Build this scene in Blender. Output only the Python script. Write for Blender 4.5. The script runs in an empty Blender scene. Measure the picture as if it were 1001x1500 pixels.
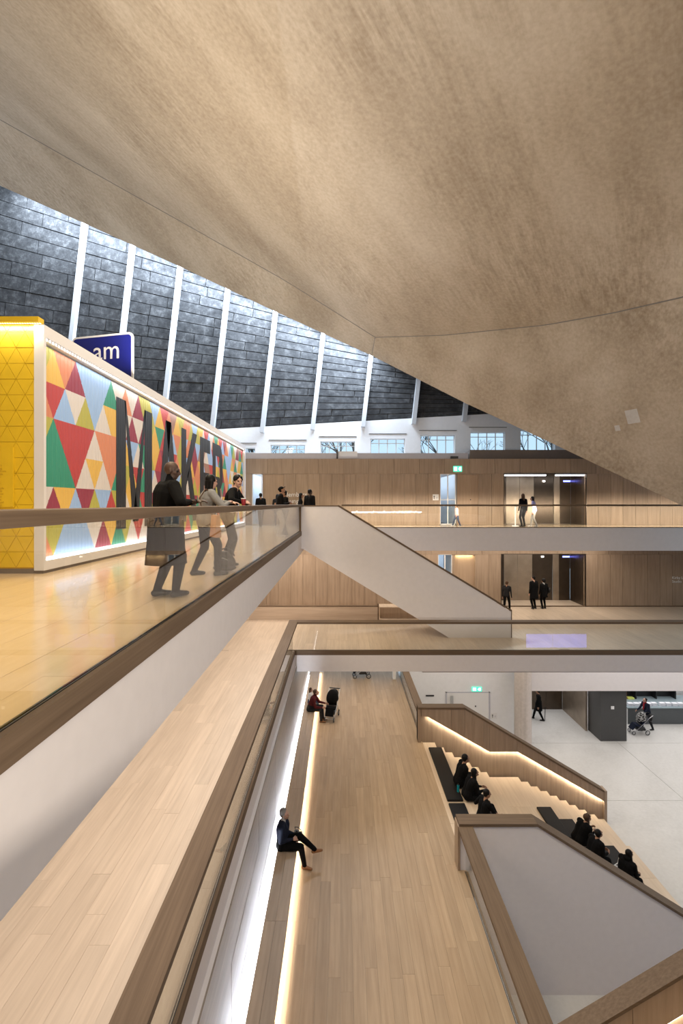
import bpy, bmesh, math, random
import numpy as np
from mathutils import Vector, Matrix
random.seed(7)
SC = bpy.context.scene
COL = SC.collection
F, CX, CY, E = 710.0, 500.5, 738.0, 12.0        # focal length in pixels, principal point, eye height above the ground floor
G, L1, L2, L3 = 0.0, E - 8.95, E - 5.5, E - 1.13  # storey levels

# ---------------------------------------------------------------- camera
cam = bpy.data.cameras.new('camera'); camo = bpy.data.objects.new('camera', cam); COL.objects.link(camo)
cam.sensor_fit = 'VERTICAL'; cam.sensor_height = 36.0; cam.sensor_width = 24.0
cam.lens = F / 1500.0 * 36.0
cam.shift_y = -12.0 / 1500.0
cam.clip_start = 0.05; cam.clip_end = 300
camo.location = (0, 0, E); camo.rotation_euler = (math.radians(90), 0, 0)
SC.camera = camo

# ---------------------------------------------------------------- sky, exposure
SC.view_settings.view_transform = 'Standard'; SC.view_settings.look = 'None'
SC.view_settings.gamma = 1.0; SC.view_settings.use_curve_mapping = False
SC.view_settings.exposure = 0.0
W = bpy.data.worlds.new('overcast_sky'); SC.world = W; W.use_nodes = True
bg = W.node_tree.nodes['Background']; bg.inputs[0].default_value = (0.62, 0.83, 1.0, 1); bg.inputs[1].default_value = 1.1
SC.cycles.max_bounces = 8; SC.cycles.diffuse_bounces = 4; SC.cycles.glossy_bounces = 3
SC.cycles.transparent_max_bounces = 12; SC.cycles.caustics_reflective = False; SC.cycles.caustics_refractive = False
SC.cycles.sample_clamp_indirect = 4.0

WARM = (1.0, 0.87, 0.72); NEUT = (1.0, 0.94, 0.88); COOL = (0.74, 0.86, 1.0)
def area(name, loc, sx, sy, power, col, direction=(0, 0, -1), xaxis=(1, 0, 0), spread=None):
    l = bpy.data.lights.new(name, 'AREA'); l.shape = 'RECTANGLE'; l.size = sx; l.size_y = sy
    l.energy = power; l.color = col
    if spread: l.spread = math.radians(spread)
    o = bpy.data.objects.new(name, l); COL.objects.link(o)
    xc = Vector(xaxis).normalized(); zc = -Vector(direction); zc = (zc - xc * zc.dot(xc)).normalized()
    yc = zc.cross(xc)
    m = Matrix((xc, yc, zc)).transposed().to_4x4(); m.translation = Vector(loc)
    o.matrix_world = m
    return o
LIGHT_K = 1.0
# daylight falling through the roof slot behind the shell's edge
area('slot_daylight', (-8.6, 28.6, E + 14.1), 24.5, 2.2, 9000, COOL, (0, 0.12, -1), (21.0, 0, -10.0))
# broad unseen panels added under the shell, soft fill for the hall
area('hall_fill', (2.0, 3.0, E + 6.2), 9, 7, 520, WARM, (0, 0.15, -1))
area('hall_fill_right', (6.5, 14.0, E + 8.5) if False else (10.5, 3.0, E + 5.0), 7, 7, 380, NEUT, (0, 0.35, -1))
# uplight on the roof of the mural box, washing the concrete
area('uplight_mural', (-5.4, 15.5, E + 3.05), 0.7, 14, 1150, WARM, (0.12, 0.45, 1))
area('landing_fill', (3.0, -2.0, L3 + 0.3), 10, 0.14, 850, WARM, (0.35, 1.0, 0.75))  # unseen lamp added behind the viewer to brighten the shell's edge and foot
# downlights under the third-floor slab (left walkway, back gallery)
area('downlights_walkway', (-3.4, 14.0, E - 2.16), 3.3, 22, 560, (1.0, 0.87, 0.74), (0, 0, -1))
area('downlights_back_gallery', (5.0, 24.6, E - 2.36), 18, 2.0, 330, WARM, (0, 0.1, -1))
area('downlights_third_floor', (-3.2, 12.0, E + 5.5), 2.0, 20, 750, (1.0, 0.82, 0.55), (0, 0, -1), spread=120)
# downlights under the second-floor bridge and in the ground-floor foyer
area('downlights_bridge', (4.0, 21.6, E - 6.45), 12, 5, 260, WARM)
area('downlights_foyer', (16.5, 20.0, E - 6.45), 12, 8, 420, (1.0, 0.96, 0.92))
area('downlights_shop', (16.0, 27.0, E - 9.35), 12, 4, 260, (1.0, 0.97, 0.95))

# ---------------------------------------------------------------- materials
MATS = {}
def new_mat(name):
    m = bpy.data.materials.new(name); m.use_nodes = True
    nt = m.node_tree; b = nt.nodes['Principled BSDF']; MATS[name] = m
    return m, nt, b
def N(nt, t, **kw):
    n = nt.nodes.new(t)
    for k, v in kw.items(): setattr(n, k, v)
    return n
def mathn(nt, op, a, b=None):
    n = N(nt, 'ShaderNodeMath', operation=op)
    for i, v in enumerate((a, b)):
        if v is None: continue
        if isinstance(v, (int, float)): n.inputs[i].default_value = v
        else: nt.links.new(v, n.inputs[i])
    return n.outputs[0]
def ramp(nt, src, stops):
    r = N(nt, 'ShaderNodeValToRGB'); e = r.color_ramp.elements
    while len(e) < len(stops): e.new(0.5)
    for el, (p, c) in zip(e, stops): el.position = p; el.color = (*c, 1)
    nt.links.new(src, r.inputs[0]); return r.outputs[0]
def plain(name, col, rough=0.5, metal=0.0, spec=0.5, emit=None, strength=0.0, noise=0.06, nscale=6.0, coat=0.0):
    m, nt, b = new_mat(name)
    b.inputs['Roughness'].default_value = rough; b.inputs['Metallic'].default_value = metal
    b.inputs['Specular IOR Level'].default_value = spec
    if coat: b.inputs['Coat Weight'].default_value = coat
    if noise:
        g = N(nt, 'ShaderNodeNewGeometry'); t = N(nt, 'ShaderNodeTexNoise'); t.inputs['Scale'].default_value = nscale; t.inputs['Detail'].default_value = 4
        nt.links.new(g.outputs['Position'], t.inputs['Vector'])
        c = ramp(nt, t.outputs[0], [(0.3, tuple(v * (1 - noise) for v in col)), (0.7, tuple(min(1, v * (1 + noise)) for v in col))])
        nt.links.new(c, b.inputs['Base Color'])
    else: b.inputs['Base Color'].default_value = (*col, 1)
    if emit: b.inputs['Emission Color'].default_value = (*emit, 1); b.inputs['Emission Strength'].default_value = strength
    return m
def wood(name, c_dark, c_light, axis=1, rough=0.4, vary=0.16, across=16.0, along=0.7, bump=0.05, coat=0.0, spec=0.4):
    m, nt, b = new_mat(name)
    g = N(nt, 'ShaderNodeNewGeometry'); oi = N(nt, 'ShaderNodeObjectInfo')
    off = N(nt, 'ShaderNodeVectorMath', operation='SCALE'); off.inputs[0].default_value = (37.0, 91.0, 53.0); nt.links.new(oi.outputs['Random'], off.inputs['Scale'])
    add = N(nt, 'ShaderNodeVectorMath', operation='ADD'); nt.links.new(g.outputs['Position'], add.inputs[0]); nt.links.new(off.outputs[0], add.inputs[1])
    sc = [across] * 3; sc[axis] = along
    mul = N(nt, 'ShaderNodeVectorMath', operation='MULTIPLY'); nt.links.new(add.outputs[0], mul.inputs[0]); mul.inputs[1].default_value = sc
    t = N(nt, 'ShaderNodeTexNoise'); t.inputs['Scale'].default_value = 1.0; t.inputs['Detail'].default_value = 5; t.inputs['Roughness'].default_value = 0.6
    nt.links.new(mul.outputs[0], t.inputs['Vector'])
    t2 = N(nt, 'ShaderNodeTexNoise'); t2.inputs['Scale'].default_value = 0.9; t2.inputs['Detail'].default_value = 2; nt.links.new(add.outputs[0], t2.inputs['Vector'])
    mixv = mathn(nt, 'ADD', mathn(nt, 'MULTIPLY', t.outputs[0], 0.75), mathn(nt, 'MULTIPLY', t2.outputs[0], 0.25))
    c = ramp(nt, mixv, [(0.32, c_dark), (0.68, c_light)])
    val = mathn(nt, 'ADD', mathn(nt, 'MULTIPLY', oi.outputs['Random'], vary), 1.0 - vary / 2)
    hs = N(nt, 'ShaderNodeHueSaturation'); nt.links.new(c, hs.inputs['Color']); nt.links.new(val, hs.inputs['Value'])
    nt.links.new(hs.outputs[0], b.inputs['Base Color'])
    b.inputs['Roughness'].default_value = rough; b.inputs['Specular IOR Level'].default_value = spec
    if coat: b.inputs['Coat Weight'].default_value = coat; b.inputs['Coat Roughness'].default_value = 0.15
    bp = N(nt, 'ShaderNodeBump'); bp.inputs['Strength'].default_value = bump; bp.inputs['Distance'].default_value = 0.01
    nt.links.new(t.outputs[0], bp.inputs['Height']); nt.links.new(bp.outputs[0], b.inputs['Normal'])
    return m
def concrete(name, c1, c2, c3, axis=(0.75, 1.0, -0.13), streak=True, rough=0.75):
    m, nt, b = new_mat(name)
    g = N(nt, 'ShaderNodeNewGeometry'); P = g.outputs['Position']
    d = Vector(axis).normalized(); s = d.cross(Vector((0, 0, 1))).normalized(); u = s.cross(d)
    def dot(v, k):
        n = N(nt, 'ShaderNodeVectorMath', operation='DOT_PRODUCT'); nt.links.new(P, n.inputs[0]); n.inputs[1].default_value = tuple(v * k); return n.outputs['Value']
    cmb = N(nt, 'ShaderNodeCombineXYZ')
    for i, (v, k) in enumerate(((d, 0.035), (s, 7.5), (u, 7.5))): nt.links.new(dot(v, k), cmb.inputs[i])
    t = N(nt, 'ShaderNodeTexNoise'); t.inputs['Scale'].default_value = 1.0; t.inputs['Detail'].default_value = 6; t.inputs['Roughness'].default_value = 0.62
    nt.links.new(cmb.outputs[0] if streak else P, t.inputs['Vector'])
    cmb2 = N(nt, 'ShaderNodeCombineXYZ')
    for i, (v, k) in enumerate(((d, 0.16), (s, 0.42), (u, 0.42))): nt.links.new(dot(v, k), cmb2.inputs[i])
    t2 = N(nt, 'ShaderNodeTexNoise'); t2.inputs['Scale'].default_value = 1.0; t2.inputs['Detail'].default_value = 7; t2.inputs['Roughness'].default_value = 0.55
    nt.links.new(cmb2.outputs[0], t2.inputs['Vector'])
    t3 = N(nt, 'ShaderNodeTexNoise'); t3.inputs['Scale'].default_value = 9.0; t3.inputs['Detail'].default_value = 5; nt.links.new(P, t3.inputs['Vector'])
    t4 = N(nt, 'ShaderNodeTexNoise'); t4.inputs['Scale'].default_value = 0.16; t4.inputs['Detail'].default_value = 3; nt.links.new(P, t4.inputs['Vector'])
    patch = ramp(nt, t4.outputs[0], [(0.42, (0.08, 0.08, 0.08)), (0.62, (0.5, 0.5, 0.5))])     # board marks show in patches
    sk = mathn(nt, 'MULTIPLY', mathn(nt, 'SUBTRACT', t.outputs[0], 0.5), patch)
    mv = mathn(nt, 'ADD', mathn(nt, 'ADD', sk, mathn(nt, 'MULTIPLY', t2.outputs[0], 0.52)), mathn(nt, 'ADD', mathn(nt, 'MULTIPLY', t3.outputs[0], 0.24), 0.12))
    c = ramp(nt, mv, [(0.36, c1), (0.5, c2), (0.64, c3)])
    nt.links.new(c, b.inputs['Base Color']); b.inputs['Roughness'].default_value = rough; b.inputs['Specular IOR Level'].default_value = 0.3
    bp = N(nt, 'ShaderNodeBump'); bp.inputs['Strength'].default_value = 0.2; bp.inputs['Distance'].default_value = 0.02
    nt.links.new(mathn(nt, 'ADD', t.outputs[0], mathn(nt, 'MULTIPLY', t3.outputs[0], 0.5)), bp.inputs['Height']); nt.links.new(bp.outputs[0], b.inputs['Normal'])
    return m
def glass(name, tint=(0.97, 0.98, 0.96), ior=1.5, rough=0.0):
    m = bpy.data.materials.new(name); m.use_nodes = True; MATS[name] = m
    nt = m.node_tree; nt.nodes.clear()
    out = N(nt, 'ShaderNodeOutputMaterial'); mix = N(nt, 'ShaderNodeMixShader'); tr = N(nt, 'ShaderNodeBsdfTransparent'); gl = N(nt, 'ShaderNodeBsdfGlossy'); lw = N(nt, 'ShaderNodeLayerWeight'); lw.inputs[0].default_value = 0.5
    tr.inputs[0].default_value = (*tint, 1); gl.inputs['Roughness'].default_value = rough; r0 = ((ior - 1) / (ior + 1)) ** 2
    sch = mathn(nt, 'ADD', mathn(nt, 'MULTIPLY', mathn(nt, 'POWER', lw.outputs['Facing'], 5.0), 1 - r0), r0)   # Schlick's reflectance
    nt.links.new(sch, mix.inputs[0]); nt.links.new(tr.outputs[0], mix.inputs[1]); nt.links.new(gl.outputs[0], mix.inputs[2]); nt.links.new(mix.outputs[0], out.inputs[0])
    return m

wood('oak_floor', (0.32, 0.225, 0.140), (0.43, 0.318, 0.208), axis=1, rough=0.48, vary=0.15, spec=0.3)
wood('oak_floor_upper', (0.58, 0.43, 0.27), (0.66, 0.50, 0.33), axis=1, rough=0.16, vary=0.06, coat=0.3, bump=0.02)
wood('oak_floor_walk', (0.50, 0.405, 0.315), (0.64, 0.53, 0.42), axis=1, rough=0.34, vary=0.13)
wood('oak_parapet', (0.48, 0.37, 0.28), (0.60, 0.48, 0.37), axis=0, rough=0.5, vary=0.06)
wood('oak_rail', (0.105, 0.070, 0.044), (0.165, 0.115, 0.075), axis=1, spec=0.2, rough=0.6, vary=0.05, across=30)
wood('oak_rail_x', (0.105, 0.070, 0.044), (0.165, 0.115, 0.075), axis=0, spec=0.2, rough=0.6, vary=0.05, across=30)
wood('oak_panel', (0.25, 0.18, 0.125), (0.365, 0.275, 0.20), axis=2, rough=0.5, vary=0.14, across=12)
wood('oak_wall_long', (0.20, 0.17, 0.14), (0.33, 0.28, 0.235), axis=1, rough=0.35, vary=0.10, across=12)
wood('oak_bench', (0.36, 0.27, 0.19), (0.47, 0.36, 0.26), axis=1, rough=0.42, vary=0.10)
wood('oak_step', (0.55, 0.43, 0.31), (0.66, 0.535, 0.40), axis=1, rough=0.4, vary=0.06)
wood('oak_door', (0.30, 0.21, 0.14), (0.40, 0.29, 0.20), axis=2, rough=0.5, vary=0.06, across=14)
plain('white_paint', (0.70, 0.665, 0.66), 0.6, noise=0.02)
plain('white_paint_cool', (0.82, 0.83, 0.85), 0.6, noise=0.02)
plain('white_gloss', (0.80, 0.80, 0.80), 0.35, noise=0)
plain('frame_white', (0.58, 0.57, 0.59), 0.4, noise=0)
plain('rib_paint', (0.50, 0.52, 0.55), 0.5, noise=0.03)
plain('grey_parapet', (0.50, 0.50, 0.56), 0.6, noise=0.03)
plain('brown_parapet', (0.14, 0.115, 0.10), 0.6, noise=0.04)
plain('dark_wall_paint', (0.22, 0.22, 0.235), 0.7, noise=0.04)
plain('black', (0.012, 0.012, 0.013), 0.4, noise=0)
plain('black_leather', (0.008, 0.0075, 0.0075), 0.55, spec=0.2, noise=0.1, nscale=20)
plain('dark_grey', (0.055, 0.055, 0.055), 0.5, noise=0.03)
plain('counter_grey', (0.085, 0.095, 0.10), 0.5, noise=0.03)
plain('counter_top', (0.24, 0.30, 0.33), 0.4, noise=0.03)
plain('mortar', (0.17, 0.175, 0.18), 0.9, noise=0.05)
plain('slab_joint', (0.22, 0.21, 0.20), 0.9, noise=0)
concrete('shell_concrete', (0.32, 0.258, 0.188), (0.45, 0.38, 0.292), (0.57, 0.50, 0.405))
concrete('screed', (0.50, 0.49, 0.47), (0.58, 0.57, 0.55), (0.64, 0.63, 0.61), streak=False, rough=0.45)
concrete('column_concrete', (0.50, 0.45, 0.41), (0.60, 0.54, 0.50), (0.66, 0.61, 0.57), axis=(0.02, 0.0, 1.0))
def block_mat():
    m, nt, b = new_mat('woodwool_block')
    g = N(nt, 'ShaderNodeNewGeometry'); oi = N(nt, 'ShaderNodeObjectInfo')
    t = N(nt, 'ShaderNodeTexNoise'); t.inputs['Scale'].default_value = 2.2; t.inputs['Detail'].default_value = 8; t.inputs['Roughness'].default_value = 0.75
    nt.links.new(g.outputs['Position'], t.inputs['Vector'])
    c = ramp(nt, t.outputs[0], [(0.3, (0.018, 0.0185, 0.020)), (0.52, (0.050, 0.051, 0.054)), (0.72, (0.13, 0.132, 0.136))])
    hs = N(nt, 'ShaderNodeHueSaturation'); nt.links.new(c, hs.inputs['Color'])
    nt.links.new(mathn(nt, 'ADD', mathn(nt, 'MULTIPLY', oi.outputs['Random'], 0.35), 0.82), hs.inputs['Value'])
    nt.links.new(hs.outputs[0], b.inputs['Base Color']); b.inputs['Roughness'].default_value = 0.95; b.inputs['Specular IOR Level'].default_value = 0.1
    bp = N(nt, 'ShaderNodeBump'); bp.inputs['Strength'].default_value = 0.5; bp.inputs['Distance'].default_value = 0.04
    nt.links.new(t.outputs[0], bp.inputs['Height']); nt.links.new(bp.outputs[0], b.inputs['Normal'])
block_mat()
glass('balustrade_glass', tint=(0.985, 0.99, 0.975))
glass('window_glass', tint=(0.93, 0.97, 1.0), ior=1.25)
plain('bronze', (0.11, 0.085, 0.065), 0.28, metal=0.85, noise=0.12, nscale=2.0)
plain('bronze_light', (0.40, 0.33, 0.26), 0.36, metal=0.8, noise=0.15, nscale=1.5)
plain('steel', (0.55, 0.55, 0.56), 0.3, metal=1.0, noise=0)
plain('yellow', (0.60, 0.40, 0.015), 0.45, noise=0.04)
plain('yellow_dark', (0.42, 0.25, 0.01), 0.5, noise=0)
plain('sign_blue', (0.008, 0.012, 0.16), 0.4, noise=0)
plain('sign_white', (0.78, 0.78, 0.78), 0.4, noise=0)
plain('exit_green', (0.05, 0.5, 0.32), 0.4, noise=0, emit=(0.10, 0.85, 0.55), strength=1.1)
plain('exit_white', (0.8, 0.9, 0.85), 0.4, noise=0, emit=(0.75, 1.0, 0.92), strength=1.6)
plain('led_white', (0.9, 0.9, 0.9), 0.4, noise=0, emit=(1.0, 0.97, 0.92), strength=4.0)
plain('led_cool', (0.9, 0.9, 0.9), 0.4, noise=0, emit=(0.92, 0.95, 1.0), strength=5.0)
plain('led_warm', (0.9, 0.85, 0.6), 0.4, noise=0, emit=(1.0, 0.85, 0.5), strength=3.0)
plain('screen_blue', (0.2, 0.2, 0.5), 0.4, noise=0, emit=(0.16, 0.20, 1.0), strength=5.5)

# ---------------------------------------------------------------- mesh helpers
class MB:
    def __init__(self): self.v = []; self.f = []; self.mi = []
    def add(self, vs, fs, mi=0):
        o = len(self.v); self.v += [tuple(p) for p in vs]; self.f += [tuple(i + o for i in f) for f in fs]; self.mi += [mi] * len(fs); return self
    def box(self, x0, x1, y0, y1, z0, z1, mi=0):
        vs = [(x, y, z) for z in (z0, z1) for y in (y0, y1) for x in (x0, x1)]
        return self.add(vs, [(0, 2, 3, 1), (4, 5, 7, 6), (0, 1, 5, 4), (2, 6, 7, 3), (0, 4, 6, 2), (1, 3, 7, 5)], mi)
    def loft(self, A, B, mi=0):
        n = len(A); fs = [(i, (i + 1) % n, n + (i + 1) % n, n + i) for i in range(n)]
        return self.add(list(A) + list(B), fs + [tuple(range(n))[::-1], tuple(range(n, 2 * n))], mi)
    def pxz(self, poly, y0, y1, mi=0): return self.loft([(x, y0, z) for x, z in poly], [(x, y1, z) for x, z in poly], mi)
    def pyz(self, poly, x0, x1, mi=0): return self.loft([(x0, y, z) for y, z in poly], [(x1, y, z) for y, z in poly], mi)
    def pxy(self, poly, z0, z1, mi=0): return self.loft([(x, y, z0) for x, y in poly], [(x, y, z1) for x, y in poly], mi)
    def tube(self, a, b, r0, r1=None, seg=8, mi=0):
        a = Vector(a); b = Vector(b); r1 = r0 if r1 is None else r1
        d = (b - a).normalized(); q = d.orthogonal().normalized(); w = d.cross(q)
        A = [a + (q * math.cos(t) + w * math.sin(t)) * r0 for t in [2 * math.pi * i / seg for i in range(seg)]]
        B = [b + (q * math.cos(t) + w * math.sin(t)) * r1 for t in [2 * math.pi * i / seg for i in range(seg)]]
        return self.loft(A, B, mi)
    def path(self, pts, r, seg=7, mi=0):
        for a, b in zip(pts[:-1], pts[1:]): self.tube(a, b, r, r, seg, mi)
        return self
    def bar(self, a, b, w, h, up=(0, 0, 1), mi=0):
        a = Vector(a); b = Vector(b); d = (b - a).normalized(); s = d.cross(Vector(up)).normalized(); u = s.cross(d)
        c = [s * (w / 2) * i + u * (h / 2) * j for i, j in ((-1, -1), (1, -1), (1, 1), (-1, 1))]
        return self.loft([a + k for k in c], [b + k for k in c], mi)
    def build(self, name, mat, parent=None, smooth=False, bevel=0.0):
        me = bpy.data.meshes.new(name); me.from_pydata(self.v, [], self.f)
        mats = mat if isinstance(mat, (list, tuple)) else [mat]
        for m in mats: me.materials.append(MATS[m])
        if len(mats) > 1: me.polygons.foreach_set('material_index', self.mi)
        bm = bmesh.new(); bm.from_mesh(me); bmesh.ops.recalc_face_normals(bm, faces=bm.faces)
        if bevel: bmesh.ops.bevel(bm, geom=list(bm.edges), offset=bevel, segments=2, affect='EDGES', profile=0.5)
        bm.to_mesh(me); bm.free()
        if smooth: me.polygons.foreach_set('use_smooth', [True] * len(me.polygons))
        o = bpy.data.objects.new(name, me); COL.objects.link(o)
        if parent is not None: o.parent = parent
        return o
def tag(o, label=None, cat=None, group=None, kind=None):
    if label: o['label'] = label
    if cat: o['category'] = cat
    if group: o['group'] = group
    if kind: o['kind'] = kind
    return o
def empty(name, loc=(0, 0, 0), rz=0.0, kind=None, parent=None):
    o = bpy.data.objects.new(name, None); COL.objects.link(o); o.location = loc; o.rotation_euler = (0, 0, rz); o.empty_display_size = 0.1
    if kind: o['kind'] = kind
    if parent is not None: o.parent = parent
    return o
def struct(o): o['kind'] = 'structure'; return o
def pix(u, v, Y): return Vector(((u - CX) * Y / F, Y, E + (CY - v) * Y / F))
UNIT = {}
def unit_box(mat):
    if mat not in UNIT:
        mb = MB().box(-.5, .5, -.5, .5, -.5, .5); me = bpy.data.meshes.new('unit_' + mat); me.from_pydata(mb.v, [], mb.f); me.materials.append(MATS[mat])
        UNIT[mat] = me
    return UNIT[mat]
def piece(name, mat, parent, x0, x1, y0, y1, z0, z1):
    o = bpy.data.objects.new(name, unit_box(mat)); COL.objects.link(o)
    o.location = ((x0 + x1) / 2, (y0 + y1) / 2, (z0 + z1) / 2); o.scale = (x1 - x0, y1 - y0, z1 - z0)
    o.parent = parent; return o
def planks(parent, mat, x0, x1, y0, y1, ztop, w, lmin, lmax, th=0.02, gap=0.0022, axis='y'):
    a0, a1, b0, b1 = (x0, x1, y0, y1) if axis == 'y' else (y0, y1, x0, x1)
    n = max(1, round((a1 - a0) / w)); w = (a1 - a0) / n
    for i in range(n):
        p = b0 - random.uniform(0, lmax)
        while p < b1:
            q = p + random.uniform(lmin, lmax); s, e = max(p, b0), min(q, b1)
            if e - s > 0.15:
                zt = ztop - random.uniform(0, 0.0015); A, B = a0 + i * w + gap / 2, a0 + (i + 1) * w - gap / 2
                if axis == 'y': piece('plank', mat, parent, A, B, s + gap / 2, e - gap / 2, ztop - th, zt)
                else: piece('plank', mat, parent, s + gap / 2, e - gap / 2, A, B, ztop - th, zt)
            p = q
def text_mesh(name, body, size, mat, loc, rot, parent=None, extrude=0.003, align='LEFT', spacing=1.0):
    c = bpy.data.curves.new(name, 'FONT'); c.body = body; c.size = size; c.extrude = extrude; c.align_x = align; c.space_line = spacing; c.resolution_u = 3
    t = bpy.data.objects.new(name + '_tmp', c); COL.objects.link(t)
    dg = bpy.context.evaluated_depsgraph_get(); me = bpy.data.meshes.new_from_object(t.evaluated_get(dg))
    bpy.data.objects.remove(t); bpy.data.curves.remove(c)
    me.materials.clear(); me.materials.append(MATS[mat])
    o = bpy.data.objects.new(name, me); COL.objects.link(o); o.location = loc; o.rotation_euler = rot
    if parent is not None: o.parent = parent
    return o
def base_at(root, loc):
    root.location = loc
    for c in root.children: c.matrix_parent_inverse = Matrix.Translation(-Vector(loc))
    return root

# ================================================================ ground floor
gf = empty('floor', kind='structure')
MB().box(-26, 28, -10, 34, -0.4, -0.03).build('floor_base', 'slab_joint', gf)
xs = [-26, -18, -10, -2.0, 2.9, 8.9, 13.9, 18.9, 23.9, 28]; ys = [-10, -4, 2, 8, 14.3, 19.6, 24.3, 29, 34]
for i in range(len(xs) - 1):
    for j in range(len(ys) - 1):
        piece('screed_slab', 'screed', gf, xs[i] + .008, xs[i + 1] - .008, ys[j] + .008, ys[j + 1] - .008, -0.03, 0.0)

# ================================================================ enclosing walls out of view
struct(MB().box(-26.3, -26, -10, 31, 0, 34).build('wall_left', 'white_paint'))
struct(MB().box(28, 28.3, -10, 34, 0, 26).build('wall_right', 'white_paint'))
struct(MB().box(-26, 28, -10.3, -10, 0, 26).build('wall_rear', 'oak_panel'))

# ================================================================ first-floor hall (wood floor with bench)
hall = empty('floor', kind='structure')
MB().box(-1.67, 3.05, 3.0, 25.9, L1 - 0.5, L1 - 0.021).build('floor_base', 'slab_joint', hall)
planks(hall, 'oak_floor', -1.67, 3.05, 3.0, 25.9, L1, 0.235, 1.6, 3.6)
MB().box(3.0, 3.07, 3.0, 11.8, L1 - 0.5, L1 - 0.001).box(3.0, 3.07, 18.4, 25.9, L1 - 0.5, L1 - 0.001).build('floor_edge', 'white_paint', hall)
# wall beside the hall, clad in long grey-brown boards, below the walkway slab
wl = empty('wall_hall_left', kind='structure')
MB().box(-2.0, -1.69, 0.0, 25.9, L1 - 0.5, E - 6.07).build('wall_core', 'white_paint', wl)
zb = L1 + 0.20
y = 0.0
while y < 25.9:
    y2 = min(25.9, y + 2.45)
    for k in range(3):
        h = (E - 6.07 - zb) / 3
        piece('cladding_board', 'oak_wall_long', wl, -1.69, -1.67 + random.uniform(-.002, .002), y + .003, y2 - .003, zb + k * h + .002, zb + (k + 1) * h - .002)
    y = y2
# long bench with light slots behind and beneath it
bench = empty('built_in_bench')
zt = L1 + 0.43
MB().box(-1.57, -1.20, 3.0, 24.85, L1 + 0.10, zt - 0.03).build('bench_body', 'oak_bench', bench)
yy = 3.0
while yy < 24.8:
    y2 = min(24.85, yy + 2.3)
    for a, b in ((-1.58, -1.352), (-1.348, -1.10)):
        piece('seat_board', 'oak_bench', bench, a, b, yy + .003, y2 - .003, zt - 0.03, zt)
    yy = y2
MB().box(-1.50, -1.30, 3.0, 24.85, L1, L1 + 0.10).build('plinth', 'black', bench)
MB().box(-1.665, -1.60, 3.2, 24.7, L1 + .22, L1 + .235).build('light_strip', 'led_cool', bench)
MB().box(-1.185, -1.150, 3.2, 24.7, L1 + .375, L1 + .39).build('light_strip', 'led_white', bench)
tag(bench, 'long built-in oak bench along the hall wall, lit by strips behind and below', 'bench')
base_at(bench, (-1.35, 14, L1))
area('bench_back_strip', (-1.63, 14.4, L1 + 0.245), 0.05, 22.5, 520, (0.86, 0.91, 1.0), (-0.05, 0, 1), spread=140)
area('bench_front_strip', (-1.165, 14.4, L1 + 0.37), 0.03, 22.5, 170, (1.0, 0.90, 0.76), (0.42, 0, -1), spread=75)

# ================================================================ second floor: left walkway and back deck
f2 = empty('floor', kind='structure')
MB().box(-9, -1.76, -10, 25.9, E - 6.30, L2 - 0.021).build('floor_base', 'white_paint', f2)
MB().box(-1.76, 28, 18.16, 28.2, E - 6.28, L2 - 0.021).build('deck_base', 'white_paint', f2)
planks(f2, 'oak_floor_walk', -5.6, -1.80, 3.0, 18.2, L2, 0.27, 2.0, 4.0)
planks(f2, 'oak_floor_walk', -5.6, 14.9, 18.2, 27.7, L2, 0.42, 3.0, 5.0)
MB().box(14.9, 28, 18.2, 28.2, L2 - .02, L2).build('deck_board_field', 'oak_floor_walk', f2)
MB().box(-9, -5.6, -10, 25.9, L2 - .02, L2).build('walkway_board_field', 'oak_floor_walk', f2)

def balustrade(label, axis, c, a0, a1, zf, joints, cap_w=0.33, side=1, fascia=0.065, glass_t=0.012, rail_h=1.10, skirt=0.17, mat_r=None):
    """glass balustrade in the plane axis=c; side = direction (sign) of the void"""
    r = empty('glass_balustrade'); mr = mat_r or ('oak_rail' if axis == 'x' else 'oak_rail_x')
    def bx(p0, p1, b0, b1, z0, z1):
        return MB().box(p0, p1, b0, b1, z0, z1) if axis == 'x' else MB().box(b0, b1, p0, p1, z0, z1)
    lo, hi = sorted((c - cap_w / 2, c + cap_w / 2))
    bx(lo, hi, a0, a1, zf + rail_h - .085, zf + rail_h).build('handrail', mr, r, bevel=0.006)
    js = sorted([a0 + .01] + [j for j in joints if a0 < j < a1] + [a1 - .01])
    for s, e in zip(js[:-1], js[1:]):
        bx(c - glass_t / 2, c + glass_t / 2, s + .006, e - .006, zf + .015, zf + rail_h - .085).build('glass_panel', 'balustrade_glass', r)
    bx(c - .018, c - .007 , a0, a1, zf - .02, zf + .010).build('gasket', 'black', r)
    bx(c + .007, c + .018 , a0, a1, zf - .02, zf + .010).build('gasket', 'black', r)
    p0, p1 = sorted((c + side * .019, c + side * fascia))
    bx(p0, p1, a0, a1, zf - skirt, zf + .005).build('skirting_board', mr, r)
    tag(r, label, 'balustrade')
    return base_at(r, (c, (a0 + a1) / 2, zf) if axis == 'x' else ((a0 + a1) / 2, c, zf))

def jl(s, step, n): return [s + step * i for i in range(n)]
balustrade('glass balustrade with wide oak rail along the second-floor walkway above the bench wall', 'x', -1.81, 2.0, 18.05, L2, [j for j in jl(4.935, 2.43, 8)][:6], side=1)
balustrade('glass balustrade with oak rail across the front of the second-floor bridge', 'y', 18.22, -1.98, 24, L2, [5.53 + 2.41 * i for i in range(-3, 8)], side=-1)
struct(MB().box(-1.80, -1.75, 2.0, 18.16, E - 6.34, L2 - 0.17).build('trim_1', 'white_paint'))
struct(MB().box(-1.75, 24, 18.15, 18.2, E - 6.28, L2 - 0.17).build('trim_2', 'white_paint'))

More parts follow.
